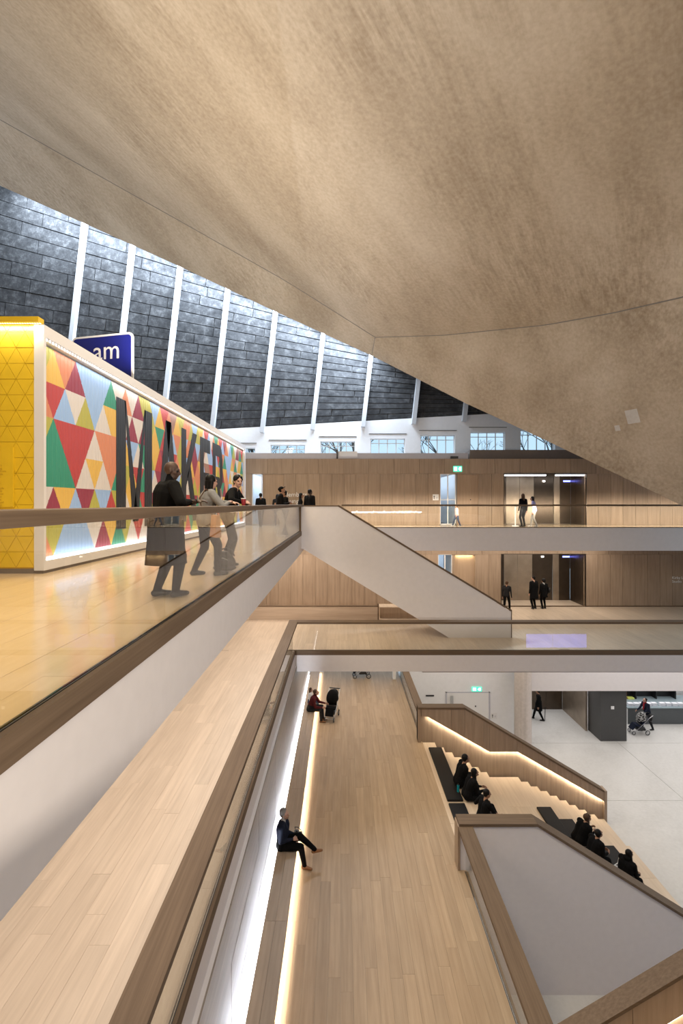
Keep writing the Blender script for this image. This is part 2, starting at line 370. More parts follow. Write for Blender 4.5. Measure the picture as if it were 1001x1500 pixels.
# ================================================================ third floor: left gallery and back balcony
f3 = empty('floor', kind='structure')
MB().box(-22, -1.66, 1.0, 25.9, E - 2.02, L3 - 0.021).build('floor_base', 'white_paint', f3)
MB().box(-1.66, 0.0, 20.04, 25.9, E - 1.8, L3 - 0.021).build('landing_base', 'white_paint', f3)
MB().box(0.0, 28, 23.22, 28.2, E - 2.25, L3 - 0.021).build('balcony_base', 'white_paint', f3)
planks(f3, 'oak_floor_upper', -4.8, -1.70, 1.2, 25.9, L3, 0.26, 2.2, 4.5)
planks(f3, 'oak_floor_upper', -9.0, -4.8, 1.2, 7.85, L3, 0.26, 2.2, 4.5)
MB().box(-22, -9, 1.2, 25.9, L3 - .02, L3).box(-9, -4.8, 7.85, 25.9, L3 - .02, L3).build('gallery_board_field', 'oak_floor_upper', f3)
planks(f3, 'oak_floor_upper', -1.70, 0.0, 20.04, 25.9, L3, 0.34, 2.2, 4.5)
planks(f3, 'oak_floor_upper', 0.0, 16.0, 23.3, 27.6, L3, 0.45, 3, 5)
MB().box(16, 28, 23.3, 27.6, L3 - .02, L3).build('balcony_board_field', 'oak_floor_upper', f3)
MB().box(-2, 14, -10, -0.5, L3 - .6, L3).build('landing_slab', 'white_paint', f3)
Yj = [F * 1.70 / (CX - u) for u in (241, 331, 374, 401)]
step3 = (Yj[3] - Yj[0]) / 3
balustrade('glass balustrade with broad oak rail edging the mural gallery floor', 'x', -1.70, 1.2, 19.86, L3, [Yj[0] + step3 * i for i in range(-2, 7)], side=1)
balustrade('glass balustrade with oak rail along the far third-floor balcony by the lift alcove', 'y', 23.30, 0.0, 24, L3, [0.35 + 2.47 * i for i in range(0, 11)], side=-1, skirt=0.2)
area('balcony_rail_strip', (11.5, 23.36, L3 + 1.0), 23, .04, 380, (1, .86, .68), (0, 1, -.45), spread=110)
struct(MB().box(-1.70, -1.65, 1.2, 19.86, E - 2.02, L3 - 0.17).build('trim_3', 'white_paint'))
struct(MB().box(0.0, 24, 23.23, 23.28, E - 2.25, L3 - 0.2).build('trim_4', 'white_paint'))
# oak end post of the gallery balustrade
tag(MB().box(-1.79, -1.66, 19.80, 19.88, E - 1.13, E - 0.03).build('end_post', 'oak_rail', None), 'slim oak post where the gallery balustrade meets the white stair', 'post')

# ================================================================ white stair from third to second floor
st = empty('white_staircase')
Ys = 19.9; s_ = F / Ys
def sx(u): return (u - CX) / s_
def sz(v): return E + (CY - v) / s_
front = [(sx(440), sz(742)), (sx(496), sz(742)), (sx(749), sz(896)), (sx(749), sz(935.5)), (sx(660), sz(935.5)), (sx(445.6), sz(805)), (sx(440), sz(803))]
MB().pxz(front, Ys, Ys + .12).build('front_panel', 'white_paint', st)
MB().pxz(front[1:], Ys + 1.88, Ys + 2.0).build('rear_panel', 'white_paint', st)
def cap(x0, z0, x1, z1, y0, y1, th=.05): return MB().pxz([(x0, z0), (x1, z1), (x1, z1 + th), (x0, z0 + th)], y0, y1)
for y0 in (Ys - .02, Ys + 1.86):
    cap(front[1][0] - .02, front[1][1], front[2][0] + .03, front[2][1], y0, y0 + .16, .075).build('handrail', 'oak_rail_x', st)
cap(front[0][0], front[0][1], front[1][0], front[1][1], Ys - .02, Ys + .14).build('handrail', 'oak_rail_x', st)
MB().box(front[2][0], front[2][0] + .035, Ys - .01, Ys + .13, L2, front[2][1] + .03).build('end_board', 'oak_rail', st)
n = 24; xa, xb = sx(496), sx(722); rise = (L3 - L2) / (n + 1)
for i in range(n):
    x0 = xa + (xb - xa) * i / n; x1 = xa + (xb - xa) * (i + 1) / n; zt_ = L3 - rise * (i + 1)
    MB().box(x0, x1 + .02, Ys + .12, Ys + 1.88, max(L2 + .001, zt_ - .3), zt_).build('step', 'oak_step', st)
MB().pxz([(front[5][0], front[5][1]), (front[4][0], L2 + .005), (front[4][0] + .4, L2 + .005), (front[5][0] + .0, front[5][1] + .25)], Ys + .12, Ys + 1.88).build('soffit', 'white_paint', st)
tag(st, 'white solid-sided staircase with oak handrail dropping from the mural gallery to the second floor', 'staircase')
base_at(st, (3.5, Ys + 1, L2))

# low oak parapet and bench on the second floor behind the bridge
lp = empty('low_parapet'); MB().box(-4.4, 1.72, 23.0, 23.1, L2, L2 + .62).build('panel', 'oak_parapet', lp); MB().box(-4.4, 1.75, 22.98, 23.12, L2 + .62, L2 + .66).build('coping', 'oak_rail_x', lp)
MB().box(1.72, 1.77, 22.97, 23.13, L2, L2 + .74).build('end_post', 'oak_rail', lp)
tag(lp, 'low oak parapet with thin coping on the second floor under the white stair', 'parapet'); base_at(lp, (-1, 23.05, L2))
lb = empty('low_box_bench'); MB().box(1.85, 6.2, 23.3, 24.0, L2, L2 + .50).build('bench_body', 'oak_door', lb); MB().box(1.83, 6.22, 23.28, 24.02, L2 + .50, L2 + .54).build('bench_top', 'oak_floor_walk', lb)
tag(lb, 'plain dark oak box bench half hidden behind the foot of the white stair', 'bench'); base_at(lb, (4, 23.6, L2))

# ================================================================ back wall, storeys two and three
bw = empty('wall_back', kind='structure')
YB = 25.9; sb = F / YB
def bx_(u): return (u - CX) / sb
def bz(v): return E + (CY - v) / sb
ztop3 = bz(672); zhead3 = bz(694); zhead2 = bz(812)
# openings: (x0, x1)
o3 = [(bx_(369), bx_(384)), (bx_(385), bx_(416)), (bx_(645), bx_(668.5)), (bx_(669.5), bx_(702)), (bx_(739), bx_(859))]
o2 = [(bx_(642), bx_(663)), (bx_(665), bx_(697)), (bx_(735), bx_(858))]
MB().box(-24, 28, YB + .06, YB + .2, zhead3, ztop3).build('wall_core', 'oak_door', bw)
def core(ops, z0, z1):
    x = -24
    for a, b in ops + [(28, 28)]:
        if a - x > .05: MB().box(x, a, YB + .06, YB + .2, z0, z1).build('wall_core', 'oak_door', bw)
        x = b
core(o3, L3, zhead3); core(o2, L2, zhead2)
MB().box(-24, 28, YB + .06, YB + .2, zhead2, L3 - .3).build('wall_core', 'oak_door', bw)
def clad(x0, x1, z0, z1, w=.66):
    n = max(1, round((x1 - x0) / w)); w = (x1 - x0) / n
    for i in range(n): piece('wall_panel', 'oak_panel', bw, x0 + i * w + .006, x0 + (i + 1) * w - .006, YB - random.uniform(0, .006), YB + .06, z0 + .004, z1 - .004)
def clad_around(ops, x0, x1, z0, z1):
    x = x0
    for a, b in ops + [(x1, x1)]:
        if a - x > .05: clad(x, a, z0, z1)
        x = b
clad(-8, 19, zhead3, ztop3, 1.32); clad_around(o3, -8, 19, L3, zhead3)
clad(-6, 21, zhead2, E - 2.02, 1.32); clad_around(o2, -6, 21, L2, zhead2)
struct(MB().box(-6, 21, YB - .02, YB + .001, L2, L2 + .06).build('baseboard_back', 'oak_rail_x'))
# doors
def wood_door(n, x0, x1, z0, z1, yk=.05):
    d = empty('door_%d' % n, kind='structure')
    MB().box(x0 + .03, x1 - .03, YB + yk, YB + .11, z0 + .01, z1 - .03).build('door_leaf', 'oak_door', d)
    MB().box(x0, x0 + .03, YB - .01, YB + .12, z0, z1).box(x1 - .03, x1, YB - .01, YB + .12, z0, z1).box(x0, x1, YB - .01, YB + .12, z1 - .03, z1).build('door_frame', 'oak_panel', d)
    MB().tube(((x0 + x1) / 2 + .15, YB + yk - .02, z0 + 1.35), ((x0 + x1) / 2 + .15, YB + yk + .01, z0 + 1.35), .03).build('spy_hole', 'black', d)
    return d
wood_door(1, *o3[1], L3, zhead3); wood_door(2, *o3[3], L3, zhead3); wood_door(3, *o2[1], L2, zhead2, .14)
area('door_downlight', ((o2[1][0] + o2[1][1]) / 2, YB + .04, zhead2 - .06), .9, .05, 6, (1, .85, .5), (0, 0.2, -1))
# glazed slots to daylight
def glazed(n, x0, x1, z0, z1, y=YB + .1, mull=1, trans=None):
    w = empty('window_%d' % n, kind='structure')
    f = MB().box(x0, x0 + .04, y - .04, y + .04, z0, z1).box(x1 - .04, x1, y - .04, y + .04, z0, z1).box(x0, x1, y - .04, y + .04, z1 - .04, z1).box(x0, x1, y - .04, y + .04, z0, z0 + .04)
    f.build('window_frame', 'white_gloss', w)
    for i in range(mull):
        xm = x0 + (x1 - x0) * (i + 1) / (mull + 1)
        MB().box(xm - .025, xm + .025, y - .03, y + .03, z0 + .04, z1 - .04).build('mullion', 'white_gloss', w)
    if trans: MB().box(x0 + .04, x1 - .04, y - .025, y + .025, trans - .02, trans + .02).build('transom', 'white_gloss', w)
    xs_ = [x0 + (x1 - x0) * i / (mull + 1) for i in range(mull + 2)]
    for a, b in zip(xs_[:-1], xs_[1:]): MB().box(a + .03, b - .03, y - .006, y + .006, z0 + .03, z1 - .03).build('pane', 'window_glass', w)
    return w
glazed(1, *o3[0], L3, zhead3, mull=0, trans=L3 + 1.1); glazed(2, *o3[2], L3 + .02, zhead3, mull=1, trans=L3 + 1.35); glazed(3, *o2[0], L2, zhead2, mull=1)
# corridor walls behind the glazed slots, open to the outside
for k, (a, b, z0, z1) in enumerate(((*o3[2], L3, zhead3), (*o2[0], L2, zhead2), (*o3[0], L3, zhead3))):
    m_ = MB().box(b + .0, b + .08, YB + .2, 30.4, z0, z1).box(a - .08, a, YB + .2, 30.4, z0, z1)
    struct(m_.build('wall_corridor', 'white_paint_cool'))
# lift alcoves
def alcove(x0, x1, z0, z1, lit):
    a = empty('wall_alcove', kind='structure'); y1 = YB + 1.75
    n = 7; xs_ = [x0 + (x1 - x0) * t for t in (0, .16, .335, .52, .60, .78, .86, 1.0)]
    for i in range(n):
        piece('metal_panel', 'bronze_light' if i in (1, 2, 5) else 'bronze', a, xs_[i] + .006, xs_[i + 1] - .006, y1 + (0 if i in (0, 1, 2, 3, 5, 6) else .05), y1 + .08, z0, z1)
    for xx, s in ((x0, 1), (x1, -1)):
        for k in range(3):
            piece('metal_panel', 'bronze', a, min(xx, xx - s * .05), max(xx, xx - s * .05), YB + .0 + k * .583 + .005, YB + (k + 1) * .583 - .005, z0, z1)
    MB().box(x0, x1, YB, y1 + .1, z1, z1 + .08).build('soffit', 'dark_grey', a)
    MB().box(x0 - .03, x0, YB - .02, YB + .1, z0, z1 + .03).box(x1, x1 + .03, YB - .02, YB + .1, z0, z1 + .03).box(x0 - .03, x1 + .03, YB - .02, YB + .1, z1, z1 + .03).build('alcove_frame', 'bronze', a)
    if lit:
        for p, q in ((.01, .52), (.64, .99)):
            MB().box(x0 + (x1 - x0) * p, x0 + (x1 - x0) * q, YB + .08, YB + .20, z1 - .10, z1 - .04).build('light_bar', 'led_cool', a)
        area('alcove_light', ((x0 + x1) / 2, YB + .35, z1 - .12), x1 - x0 - .2, .1, 25, (1, .97, .92))
    for p, m_ in ((.03, 'led_white'), (.65, 'led_white'), (.95, 'screen_blue')):
        w_ = .20 if m_ == 'screen_blue' else .07
        MB().box(x0 + (x1 - x0) * p - w_, x0 + (x1 - x0) * p + w_, y1 - .02, y1, z1 - .36, z1 - .27).build('indicator', m_, a)
    return a
alcove(*o3[4], L3, zhead3, True); alcove(*o2[2], L2, zhead2, False)
area('alcove_light_lower', ((o2[2][0] + o2[2][1]) / 2, YB + .9, zhead2 - .03), 3.6, .8, 40, WARM)
# parapets above the back wall
tag(struct(MB().box(-8, bx_(688), YB + .25, YB + .4, ztop3 - .3, bz(663)).build('trim_5', 'grey_parapet')))
tag(struct(MB().pxz([(bx_(688), ztop3 - .3), (20, ztop3 - .3), (20, bz(658.5)), (bx_(690), bz(658.5))], YB + .15, YB + 1.2).build('trim_6', 'brown_parapet')))

# ================================================================ clerestory wall with windows (behind the back wall)
YC = 30.0; sc_ = F / YC
def cx_(u): return (u - CX) / sc_
def cz(v): return E + (CY - v) / sc_
def vb(u): return 646 - 0.056 * u
cw = empty('wall_clerestory', kind='structure')
wins = [(cx_(396.5 + 73.3 * i - 73.3), cx_(396.5 + 73.3 * i - 73.3 + 50.5), [656, 651.5, 646.5, 642.5, 637.5, 633, 630][i]) for i in range(7)]
zsill = cz(668)
x = cx_(-200)
for a, b, vt in wins + [(28.0, 28.0, 600)]:
    u0, u1 = x * sc_ + CX, a * sc_ + CX
    dark = x > cx_(655)
    MB().pxz([(x, 8), (a, 8), (a, cz(vb(u1)) - .02), (x, cz(vb(u0)) - .02)], YC, YC + .35).build('wall_pier', 'white_paint_cool', cw)
    if b > a:
        u2 = b * sc_ + CX
        MB().pxz([(a, cz(vt)), (b, cz(vt)), (b, cz(vb(u2)) - .02), (a, cz(vb(u1)) - .02)], YC, YC + .35).build('wall_lintel', 'white_paint_cool', cw)
        MB().box(a, b, YC, YC + .35, 8, zsill).build('wall_apron', 'white_paint_cool', cw)
        MB().box(a - .1, b + .1, YC - .03, YC, cz(vt) + .28, cz(vt) + .31).build('head_strip', 'dark_grey', cw)  # thin dark strip above the window head
    x = b
for i, (a, b, vt) in enumerate(wins): glazed(4 + i, a, b, zsill, cz(vt), y=YC + .22, mull=3, trans=cz(vt) - .28)

# ================================================================ dark block roof behind the slot with white ribs
rw = empty('wall_roof_blocks', kind='structure')
NR = 22
def vtop(u): return 205 + 0.42 * u
def rowv(u, k): return vb(u) + (vtop(u) - vb(u)) * k / NR
def lean(u, v): return u + 0.112 * (vb(u) - v)      # ribs and joints lean over as they rise
MB().add([(cx_(-260), YC + .12, cz(vb(-260)) - .05), (cx_(840), YC + .12, cz(vb(840)) - .05), (cx_(900), YC + .12, cz(vtop(840)) + .1), (cx_(-200), YC + .12, cz(vtop(-260)) + .1),
          (cx_(-260), YC + .4, cz(vb(-260)) - .05), (cx_(840), YC + .4, cz(vb(840)) - .05), (cx_(900), YC + .4, cz(vtop(840)) + .1), (cx_(-200), YC + .4, cz(vtop(-260)) + .1)],
         [(0, 1, 2, 3), (7, 6, 5, 4), (0, 4, 5, 1), (1, 5, 6, 2), (2, 6, 7, 3), (3, 7, 4, 0)]).build('mortar_bed', 'mortar', rw)
blocks = []
rb = random.Random(11)
for k in range(NR):
    u = -230 - rb.uniform(0, 50)
    while u < 830:
        L = rb.uniform(62, 100); a, b = u, u + L
        q = []
        for uu, kk in ((a, k), (b, k), (b, k + 1), (a, k + 1)):
            v = rowv(uu, kk); q.append((lean(uu, v), v))
        g = 0.55
        q = [(q[0][0] + g, q[0][1] - g), (q[1][0] - g, q[1][1] - g), (q[2][0] - g, q[2][1] + g), (q[3][0] + g, q[3][1] + g)]
        blocks.append((q, max(0, min(q[1][0], 1001) - max(q[0][0], 0)) * (q[0][1] - q[3][1])))
        u = b
def edge_v(u): return 272 + (521 - 272) * u / 545 if u < 545 else 521 + (740 - 521) * (u - 545) / 456
def visible(q): return q[0][1] > edge_v(q[0][0]) - 4 and q[1][0] > 0
order = sorted(blocks, key=lambda t: -(t[1] + (10000 if visible(t[0]) else 0)))
rest = MB()
for i, (q, s) in enumerate(order):
    d = rb.uniform(-.02, .02)
    A = [(cx_(u), YC + .0 + d, cz(v)) for u, v in q]; B = [(cx_(u), YC + .13, cz(v)) for u, v in q]
    if i < 298: MB().loft(A, B).build('block', 'woodwool_block', rw)
    else: rest.loft(A, B)
ro = rest.build('block_field', 'woodwool_block', rw); ro['kind'] = 'stuff'
for i in range(-5, 5):
    ub = 531.8 + 73.45 * (i - 1) + 0
    v0 = vb(ub) + 10; vt_ = vtop(ub) - 5
    a = Vector((cx_(ub), YC - .2, cz(v0))); b = Vector((cx_(ub + .112 * (v0 - vt_)), YC - .2, cz(vt_)))
    o = MB().bar(a, b, .25, .34, up=(0, 1, 0)).build('roof_rib', 'rib_paint', None)
    tag(o, 'slender white roof rib running up the dark block wall', 'rib', 'white roof ribs'); o['kind'] = 'structure'

# ================================================================ concrete shell
def poly_at(pts, t):
    n = len(pts) - 1; i = min(n - 1, int(t * n)); f = t * n - i
    return pts[i].lerp(pts[i + 1], f)
def resample(pts, n):
    d = [0]
    for a, b in zip(pts[:-1], pts[1:]): d.append(d[-1] + (b - a).length)
    out = []
    for k in range(n):
        t = d[-1] * k / (n - 1); i = 0
        while i < len(d) - 2 and d[i + 1] < t: i += 1
        out.append(pts[i].lerp(pts[i + 1], (t - d[i]) / max(1e-6, d[i + 1] - d[i])))
    return out
seamL = [pix(*p) for p in ((-200, 62, 21.6), (0, 175, 22.0), (120, 243, 22.3), (275, 330, 22.8), (420, 412, 23.2), (550, 494, 23.5))]
seamR = [pix(*p) for p in ((550, 494, 23.5), (650, 491, 22.0), (800, 476, 19.4), (900, 458, 17.3), (1001, 435, 15.0), (1200, 372, 11.0))]
edgeL = [pix(*p) for p in ((-200, 180, 26.6), (0, 272, 26.1), (130, 330, 25.9), (265, 391, 25.7), (405, 457, 25.4), (545, 521, 25.0))]
edgeR = [pix(*p) for p in ((545, 521, 25.0), (612, 555, 24.4), (681, 590, 23.5), (800, 645, 21.6), (1001, 741, 18.0), (1200, 838, 14.6))]
shell = empty('ceiling', kind='structure')
def sheet(name, A, B, nw, th, mat, sag=0.0, gapA=0.0, gapB=0.0, shrink=0):
    """ruled concrete sheet between two curves, with thickness upwards"""
    n = len(A); vs = []
    for i in range(n):
        a, b = A[i], B[i]; d = (b - a); L = d.length
        a2 = a + d * (gapA / L); b2 = b - d * (gapB / L)
        for j in range(nw + 1):
            t = j / nw; vs.append(a2.lerp(b2, t) + Vector((0, 0, sag * math.sin(math.pi * t))))
    m = len(vs); nw1 = nw + 1
    vs = vs + [p + Vector((0, 0, th)) for p in vs]
    fs = []
    for i in range(n - 1):
        for j in range(nw):
            q = (i * nw1 + j, i * nw1 + j + 1, (i + 1) * nw1 + j + 1, (i + 1) * nw1 + j); fs += [q, tuple(k + m for k in q[::-1])]
    for i in range(n - 1):
        for j in (0, nw): q = (i * nw1 + j, (i + 1) * nw1 + j); fs.append((q[0], q[1], q[1] + m, q[0] + m))
    for j in range(nw):
        for i in (0, n - 1): q = (i * nw1 + j, i * nw1 + j + 1); fs.append((q[0], q[1], q[1] + m, q[0] + m))
    o = MB().add(vs, fs).build(name, mat, shell, smooth=False)
    o.data.polygons.foreach_set('use_smooth', [True] * len(o.data.polygons))
    md = o.modifiers.new('edge', 'EDGE_SPLIT'); md.split_angle = math.radians(50)
    return o
rear = [Vector(p) for p in ((-24, -10, E + 17.5), (-10, -10, E + 14.2), (0, -10, E + 12.0), (8, -10, E + 10.6), (17, -10, E + 9.5))]
SA = resample(seamL, 30)[:-1] + resample(seamR, 30)
sheet('shell_main', SA, resample(rear, len(SA)), 24, .35, 'shell_concrete', sag=0.6, gapA=.02)
sheet('shell_edge_beam', resample(edgeL, 30), resample(seamL, 30), 4, .4, 'shell_concrete', gapB=.02)
sheet('shell_foot', resample(edgeR, 30), resample(seamR, 30), 8, .4, 'shell_concrete', sag=-0.12, gapB=.03)
# cast-in plug on the foot of the shell
from mathutils.bvhtree import BVHTree
foot = [o for o in shell.children if o.name.startswith('shell_foot')][0]
bvh = BVHTree.FromPolygons([v.co for v in foot.data.vertices], [tuple(p.vertices) for p in foot.data.polygons])
for uu, vv, sz_ in ((927, 610, .24), (905, 627, .10)):
    hit, nrm, _, _ = bvh.ray_cast(Vector((0, 0, E)), (pix(uu, vv, 10) - Vector((0, 0, E))).normalized())
    if hit:
        nn = nrm if nrm.dot(hit - Vector((0, 0, E))) < 0 else -nrm
        plug = MB().bar(hit - nn * .02, hit + nn * .012, sz_ * 2, sz_ * 2.2).build('cast_plug', 'screed', shell)
# dark joint on the pour lines
jp = MB()
for a, b in zip(SA[:-1], SA[1:]): jp.tube(a, b, .022, .022, 6)
jp.tube(seamL[-1], edgeL[-1], .022, .022, 6)
jp.build('pour_joint', 'slab_joint', shell)
# closed part of the roof between the shell's foot and the block wall, and the flank roof on the right
cap_pts = [p + Vector((0, 0, .38)) for p in resample(edgeR, 10)]
mb = MB()
for a, b in zip(cap_pts[:-1], cap_pts[1:]):
    a2 = Vector((max(a.x, 1.6), YC + .5, E + 14)); b2 = Vector((b.x * 1.3 + 2, YC + .5, E + 14)); a1 = a + Vector((0, .3, 0)); b1 = b + Vector((0, .3, 0))
    mb.add([a1, b1, b2, a2], [(0, 1, 2, 3)])
mb.build('flank_roof', 'dark_wall_paint', shell)

# ================================================================ ground-floor back: white wall, foyer, column, lift lobby
wg = empty('wall_foyer', kind='structure')
MB().box(3.07, 8.9, 24.9, 25.2, 0, E - 6.3).build('wall_core', 'white_paint_cool', wg)
MB().box(8.6, 8.9, 25.2, 28.4, 0, E - 6.3).build('wall_core', 'white_paint_cool', wg)
MB().box(8.9, 28, 24.0, 24.3, E - 9.27, E - 6.3).build('downstand', 'white_paint', wg)
MB().box(8.9, 28, 24.3, 31, E - 9.27, E - 9.1).build('soffit', 'white_paint', wg)
MB().box(3.07, 28, 18.4, 24.0, E - 6.40, E - 6.29).build('bridge_soffit', 'white_paint', wg)
for k, (a, b) in enumerate(((11.0, 11.95), (11.95, 12.9))):
    piece('metal_panel', 'bronze', wg, a + .005, b - .005, 28.3, 28.4, 0, E - 9.27)
MB().box(8.9, 11.0, 28.3, 28.4, 0, E - 9.27).build('wall_core', 'white_paint_cool', wg)
for k in range(3): piece('metal_panel', 'bronze_light', wg, 12.9, 13.0, 25.6 + .9 * k + .005, 25.6 + .9 * (k + 1) - .005, 0, E - 9.27)
MB().box(13.0, 28, 30.6, 30.9, 0, E - 9.2).build('wall_core', 'white_paint_cool', wg)
# flush white door with its frame lines
sg = F / 24.9
def gx(u): return (u - CX) / sg
def gz(v): return E + (CY - v) / sg
d = empty('door_4', kind='structure')
MB().box(gx(655), gx(716), 24.87, 24.9, 0, gz(1014.5)).build('door_leaf', 'white_gloss', d)
MB().box(gx(716), gx(718), 24.86, 24.9, 0, gz(1013.5)).box(gx(653), gx(655), 24.86, 24.9, 0, gz(1013.5)).box(gx(653), gx(718), 24.86, 24.9, gz(1014.5), gz(1013.5)).build('door_frame', 'grey_parapet', d)
MB().tube((gx(660.5), 24.8, gz(1018)), (gx(660.5), 24.8, gz(1050)), .02).tube((gx(663), 24.8, gz(1018)), (gx(663), 24.8, gz(1050)), .02).build('pull_handle', 'steel', d)
MB().tube((gx(696.5), 24.84, gz(1034)), (gx(696.5), 24.88, gz(1034)), .035).build('spy_hole', 'black', d)
co = MB().tube((8.95, 23.9, 0), (8.95, 23.9, E - 6.3), .41, .41, 40).build('column', 'column_concrete', None, smooth=False); struct(co)
struct(MB().box(13.1, 14.42, 24.5, 25.75, 0, E - 9.27).build('wall_pier', 'dark_grey'))
tag(MB().box(13.62, 13.78, 24.47, 24.5, 1.62, 1.78).build('switch_plate', 'sign_white', None, bevel=.01), 'small white square plate on the dark foyer pier', 'switch')

# ================================================================ bleacher stair
bl = empty('bleacher_stair')
Y0, Y1, YL = 12.15, 18.3, 16.4
ZL = E - 10.25
tiers = [(3.05, 4.05, L1 - .002), (4.05, 4.75, L1 - .44), (4.75, 5.45, L1 - .88), (5.45, 7.05, ZL), (7.05, 7.95, ZL - .44), (7.95, 8.85, ZL - .88), (8.85, 9.75, ZL - 1.32)]
for a, b, zt_ in tiers:
    MB().box(a, b, Y0, YL, zt_ - .44, zt_ - .03).build('riser_block', 'oak_step', bl)
    nb = 3
    for i in range(nb): piece('tread_board', 'oak_step', bl, a - .015, b - .002, Y0 + (YL - Y0) / nb * i + .003, Y0 + (YL - Y0) / nb * (i + 1) - .003, zt_ - .03, zt_)
xs_, n1, n2 = [], 7, 10
MB().box(3.05, 3.5, YL, Y1 - .12, L1 - .5, L1 - .002).build('top_landing', 'oak_step', bl)
for i in range(n1 - 1):
    x0 = 3.5 + (5.45 - 3.5) / (n1 - 1) * i; z_ = L1 - (L1 - ZL) / n1 * (i + 1)
    MB().box(x0, x0 + (5.45 - 3.5) / (n1 - 1), YL, Y1 - .12, z_ - .5, z_).build('step', 'oak_step', bl)
MB().box(5.45, 6.63, YL, Y1 - .12, ZL - .5, ZL).build('mid_landing', 'oak_step', bl)
for i in range(n2 - 1):
    x0 = 6.63 + (9.85 - 6.63) / (n2 - 1) * i; z_ = ZL - ZL / n2 * (i + 1)
    MB().box(x0, x0 + (9.85 - 6.63) / (n2 - 1), YL, Y1 - .12, max(0.001, z_ - .5), z_).build('step', 'oak_step', bl)
tag(bl, 'wide oak bleacher stair with seating tiers going down to the foyer', 'staircase'); base_at(bl, (6, 15, 0))
# far balustrade with recessed light
fb = empty('stair_balustrade'); s1 = F / Y1
def fx(u): return (u - CX) / s1
def fz(v): return E + (CY - v) / s1
top = [(fx(612), fz(1037)), (fx(680), fz(1037)), (fx(883), fz(1158))]
low = [(fx(626), fz(1048)), (fx(716), fz(1099)), (fx(757), fz(1099)), (fx(883), fz(1171))]
MB().pxz([top[0], top[1], top[2], (fx(883), 0), (fx(860), 0), (5.45, ZL - .3), (3.0, L1 - .4), (fx(612), L1 - .4)], Y1 - .02, Y1 + .2).build('wall_panel', 'oak_panel', fb)
# proud upper boards, board by board
def lowz(x):
    p = [(fx(612), fz(1048))] + low
    for (xa_, za), (xb_, zb_) in zip(p[:-1], p[1:]):
        if xa_ <= x <= xb_: return za + (zb_ - za) * (x - xa_) / max(1e-6, xb_ - xa_)
    return p[-1][1]
def topz(x): return top[0][1] if x < top[1][0] else top[1][1] + (top[2][1] - top[1][1]) * (x - top[1][0]) / (top[2][0] - top[1][0])
cuts = sorted([fx(612) + .12, fx(626), fx(660), fx(680), fx(707), fx(716), fx(757), fx(790), fx(803), fx(850), fx(883)])
for a, b in zip(cuts[:-1], cuts[1:]):
    MB().pxz([(a + .004, topz(a + .004)), (b - .004, topz(b - .004)), (b - .004, lowz(b - .004)), (a + .004, lowz(a + .004))], Y1 - .12, Y1 - .025).build('upper_board', 'oak_panel', fb)
for (xa_, za), (xb_, zb_) in zip(top[:-1], top[1:]):
    MB().pxz([(xa_, za), (xb_, zb_), (xb_, zb_ + .07), (xa_, za + .07)], Y1 - .14, Y1 + .22).build('handrail', 'oak_rail_x', fb)
MB().box(fx(612), fx(612) + .1, Y1 - .13, Y1 + .2, L1 - .3, top[0][1]).build('end_post', 'oak_panel', fb)
MB().box(fx(883) - .0, fx(883) + .1, Y1 - .14, Y1 + .22, 0, top[2][1] + .06).build('end_post', 'oak_panel', fb)
for (xa_, za), (xb_, zb_) in zip(low[:-1], low[1:]):
    MB().pxz([(xa_, za + .04), (xb_, zb_ + .04), (xb_, zb_ + .02), (xa_, za + .02)], Y1 - .07, Y1 - .03).build('light_strip', 'led_warm', fb)
    dx, dz = xb_ - xa_, zb_ - za; L = math.hypot(dx, dz)
    area('rail_strip', ((xa_ + xb_) / 2, Y1 - .085, (za + zb_) / 2 - .015), L, .03, 15 * L / 2, (1, .86, .66), (0, 0.5, -1), (dx, 0, dz))
tag(fb, 'oak balustrade of the bleacher stair with glowing light strip, against the foyer', 'balustrade'); base_at(fb, (6, Y1, 0))
# near balustrade: oak cap, white outer face
nb_ = empty('stair_balustrade')
ntop = [(2.87, E - 7.87), (4.78, E - 7.87), (9.7, E - 10.93)]
MB().pxz([*ntop, (9.7, 0), (2.87, 0)], 11.84, 11.95).build('outer_panel', 'white_paint', nb_)
MB().pxz([(2.87, ntop[0][1]), ntop[1], ntop[2], (9.7, 0), (2.87, 0)], 11.95, 12.14).build('inner_panel', 'oak_panel', nb_)
for (xa_, za), (xb_, zb_) in zip(ntop[:-1], ntop[1:]):
    MB().pxz([(xa_, za), (xb_, zb_), (xb_, zb_ + .07), (xa_, za + .07)], 11.80, 12.19).build('handrail', 'oak_rail_x', nb_)
MB().box(2.84, 2.90, 11.82, 12.17, L1 - .02, ntop[0][1]).build('end_board', 'oak_panel', nb_)
tag(nb_, 'white-faced stair balustrade with broad oak cap between the bleacher and the lower void', 'balustrade'); base_at(nb_, (6, 12, 0))
# hall-edge balustrades
balustrade('short glass balustrade with oak rail at the hall edge beside the white-faced stair wall', 'x', 3.02, 3.2, 11.79, L1, [7.2, 9.4], cap_w=.36, side=1)
balustrade('short glass balustrade with oak rail at the hall edge beyond the bleacher stair', 'x', 3.02, 18.52, 25.2, L1, [20.8, 23.2], cap_w=.30, side=1)
struct(MB().box(2.62, 2.78, 24.7, 25.0, L1, E - 6.3).build('trim_7', 'white_gloss'))
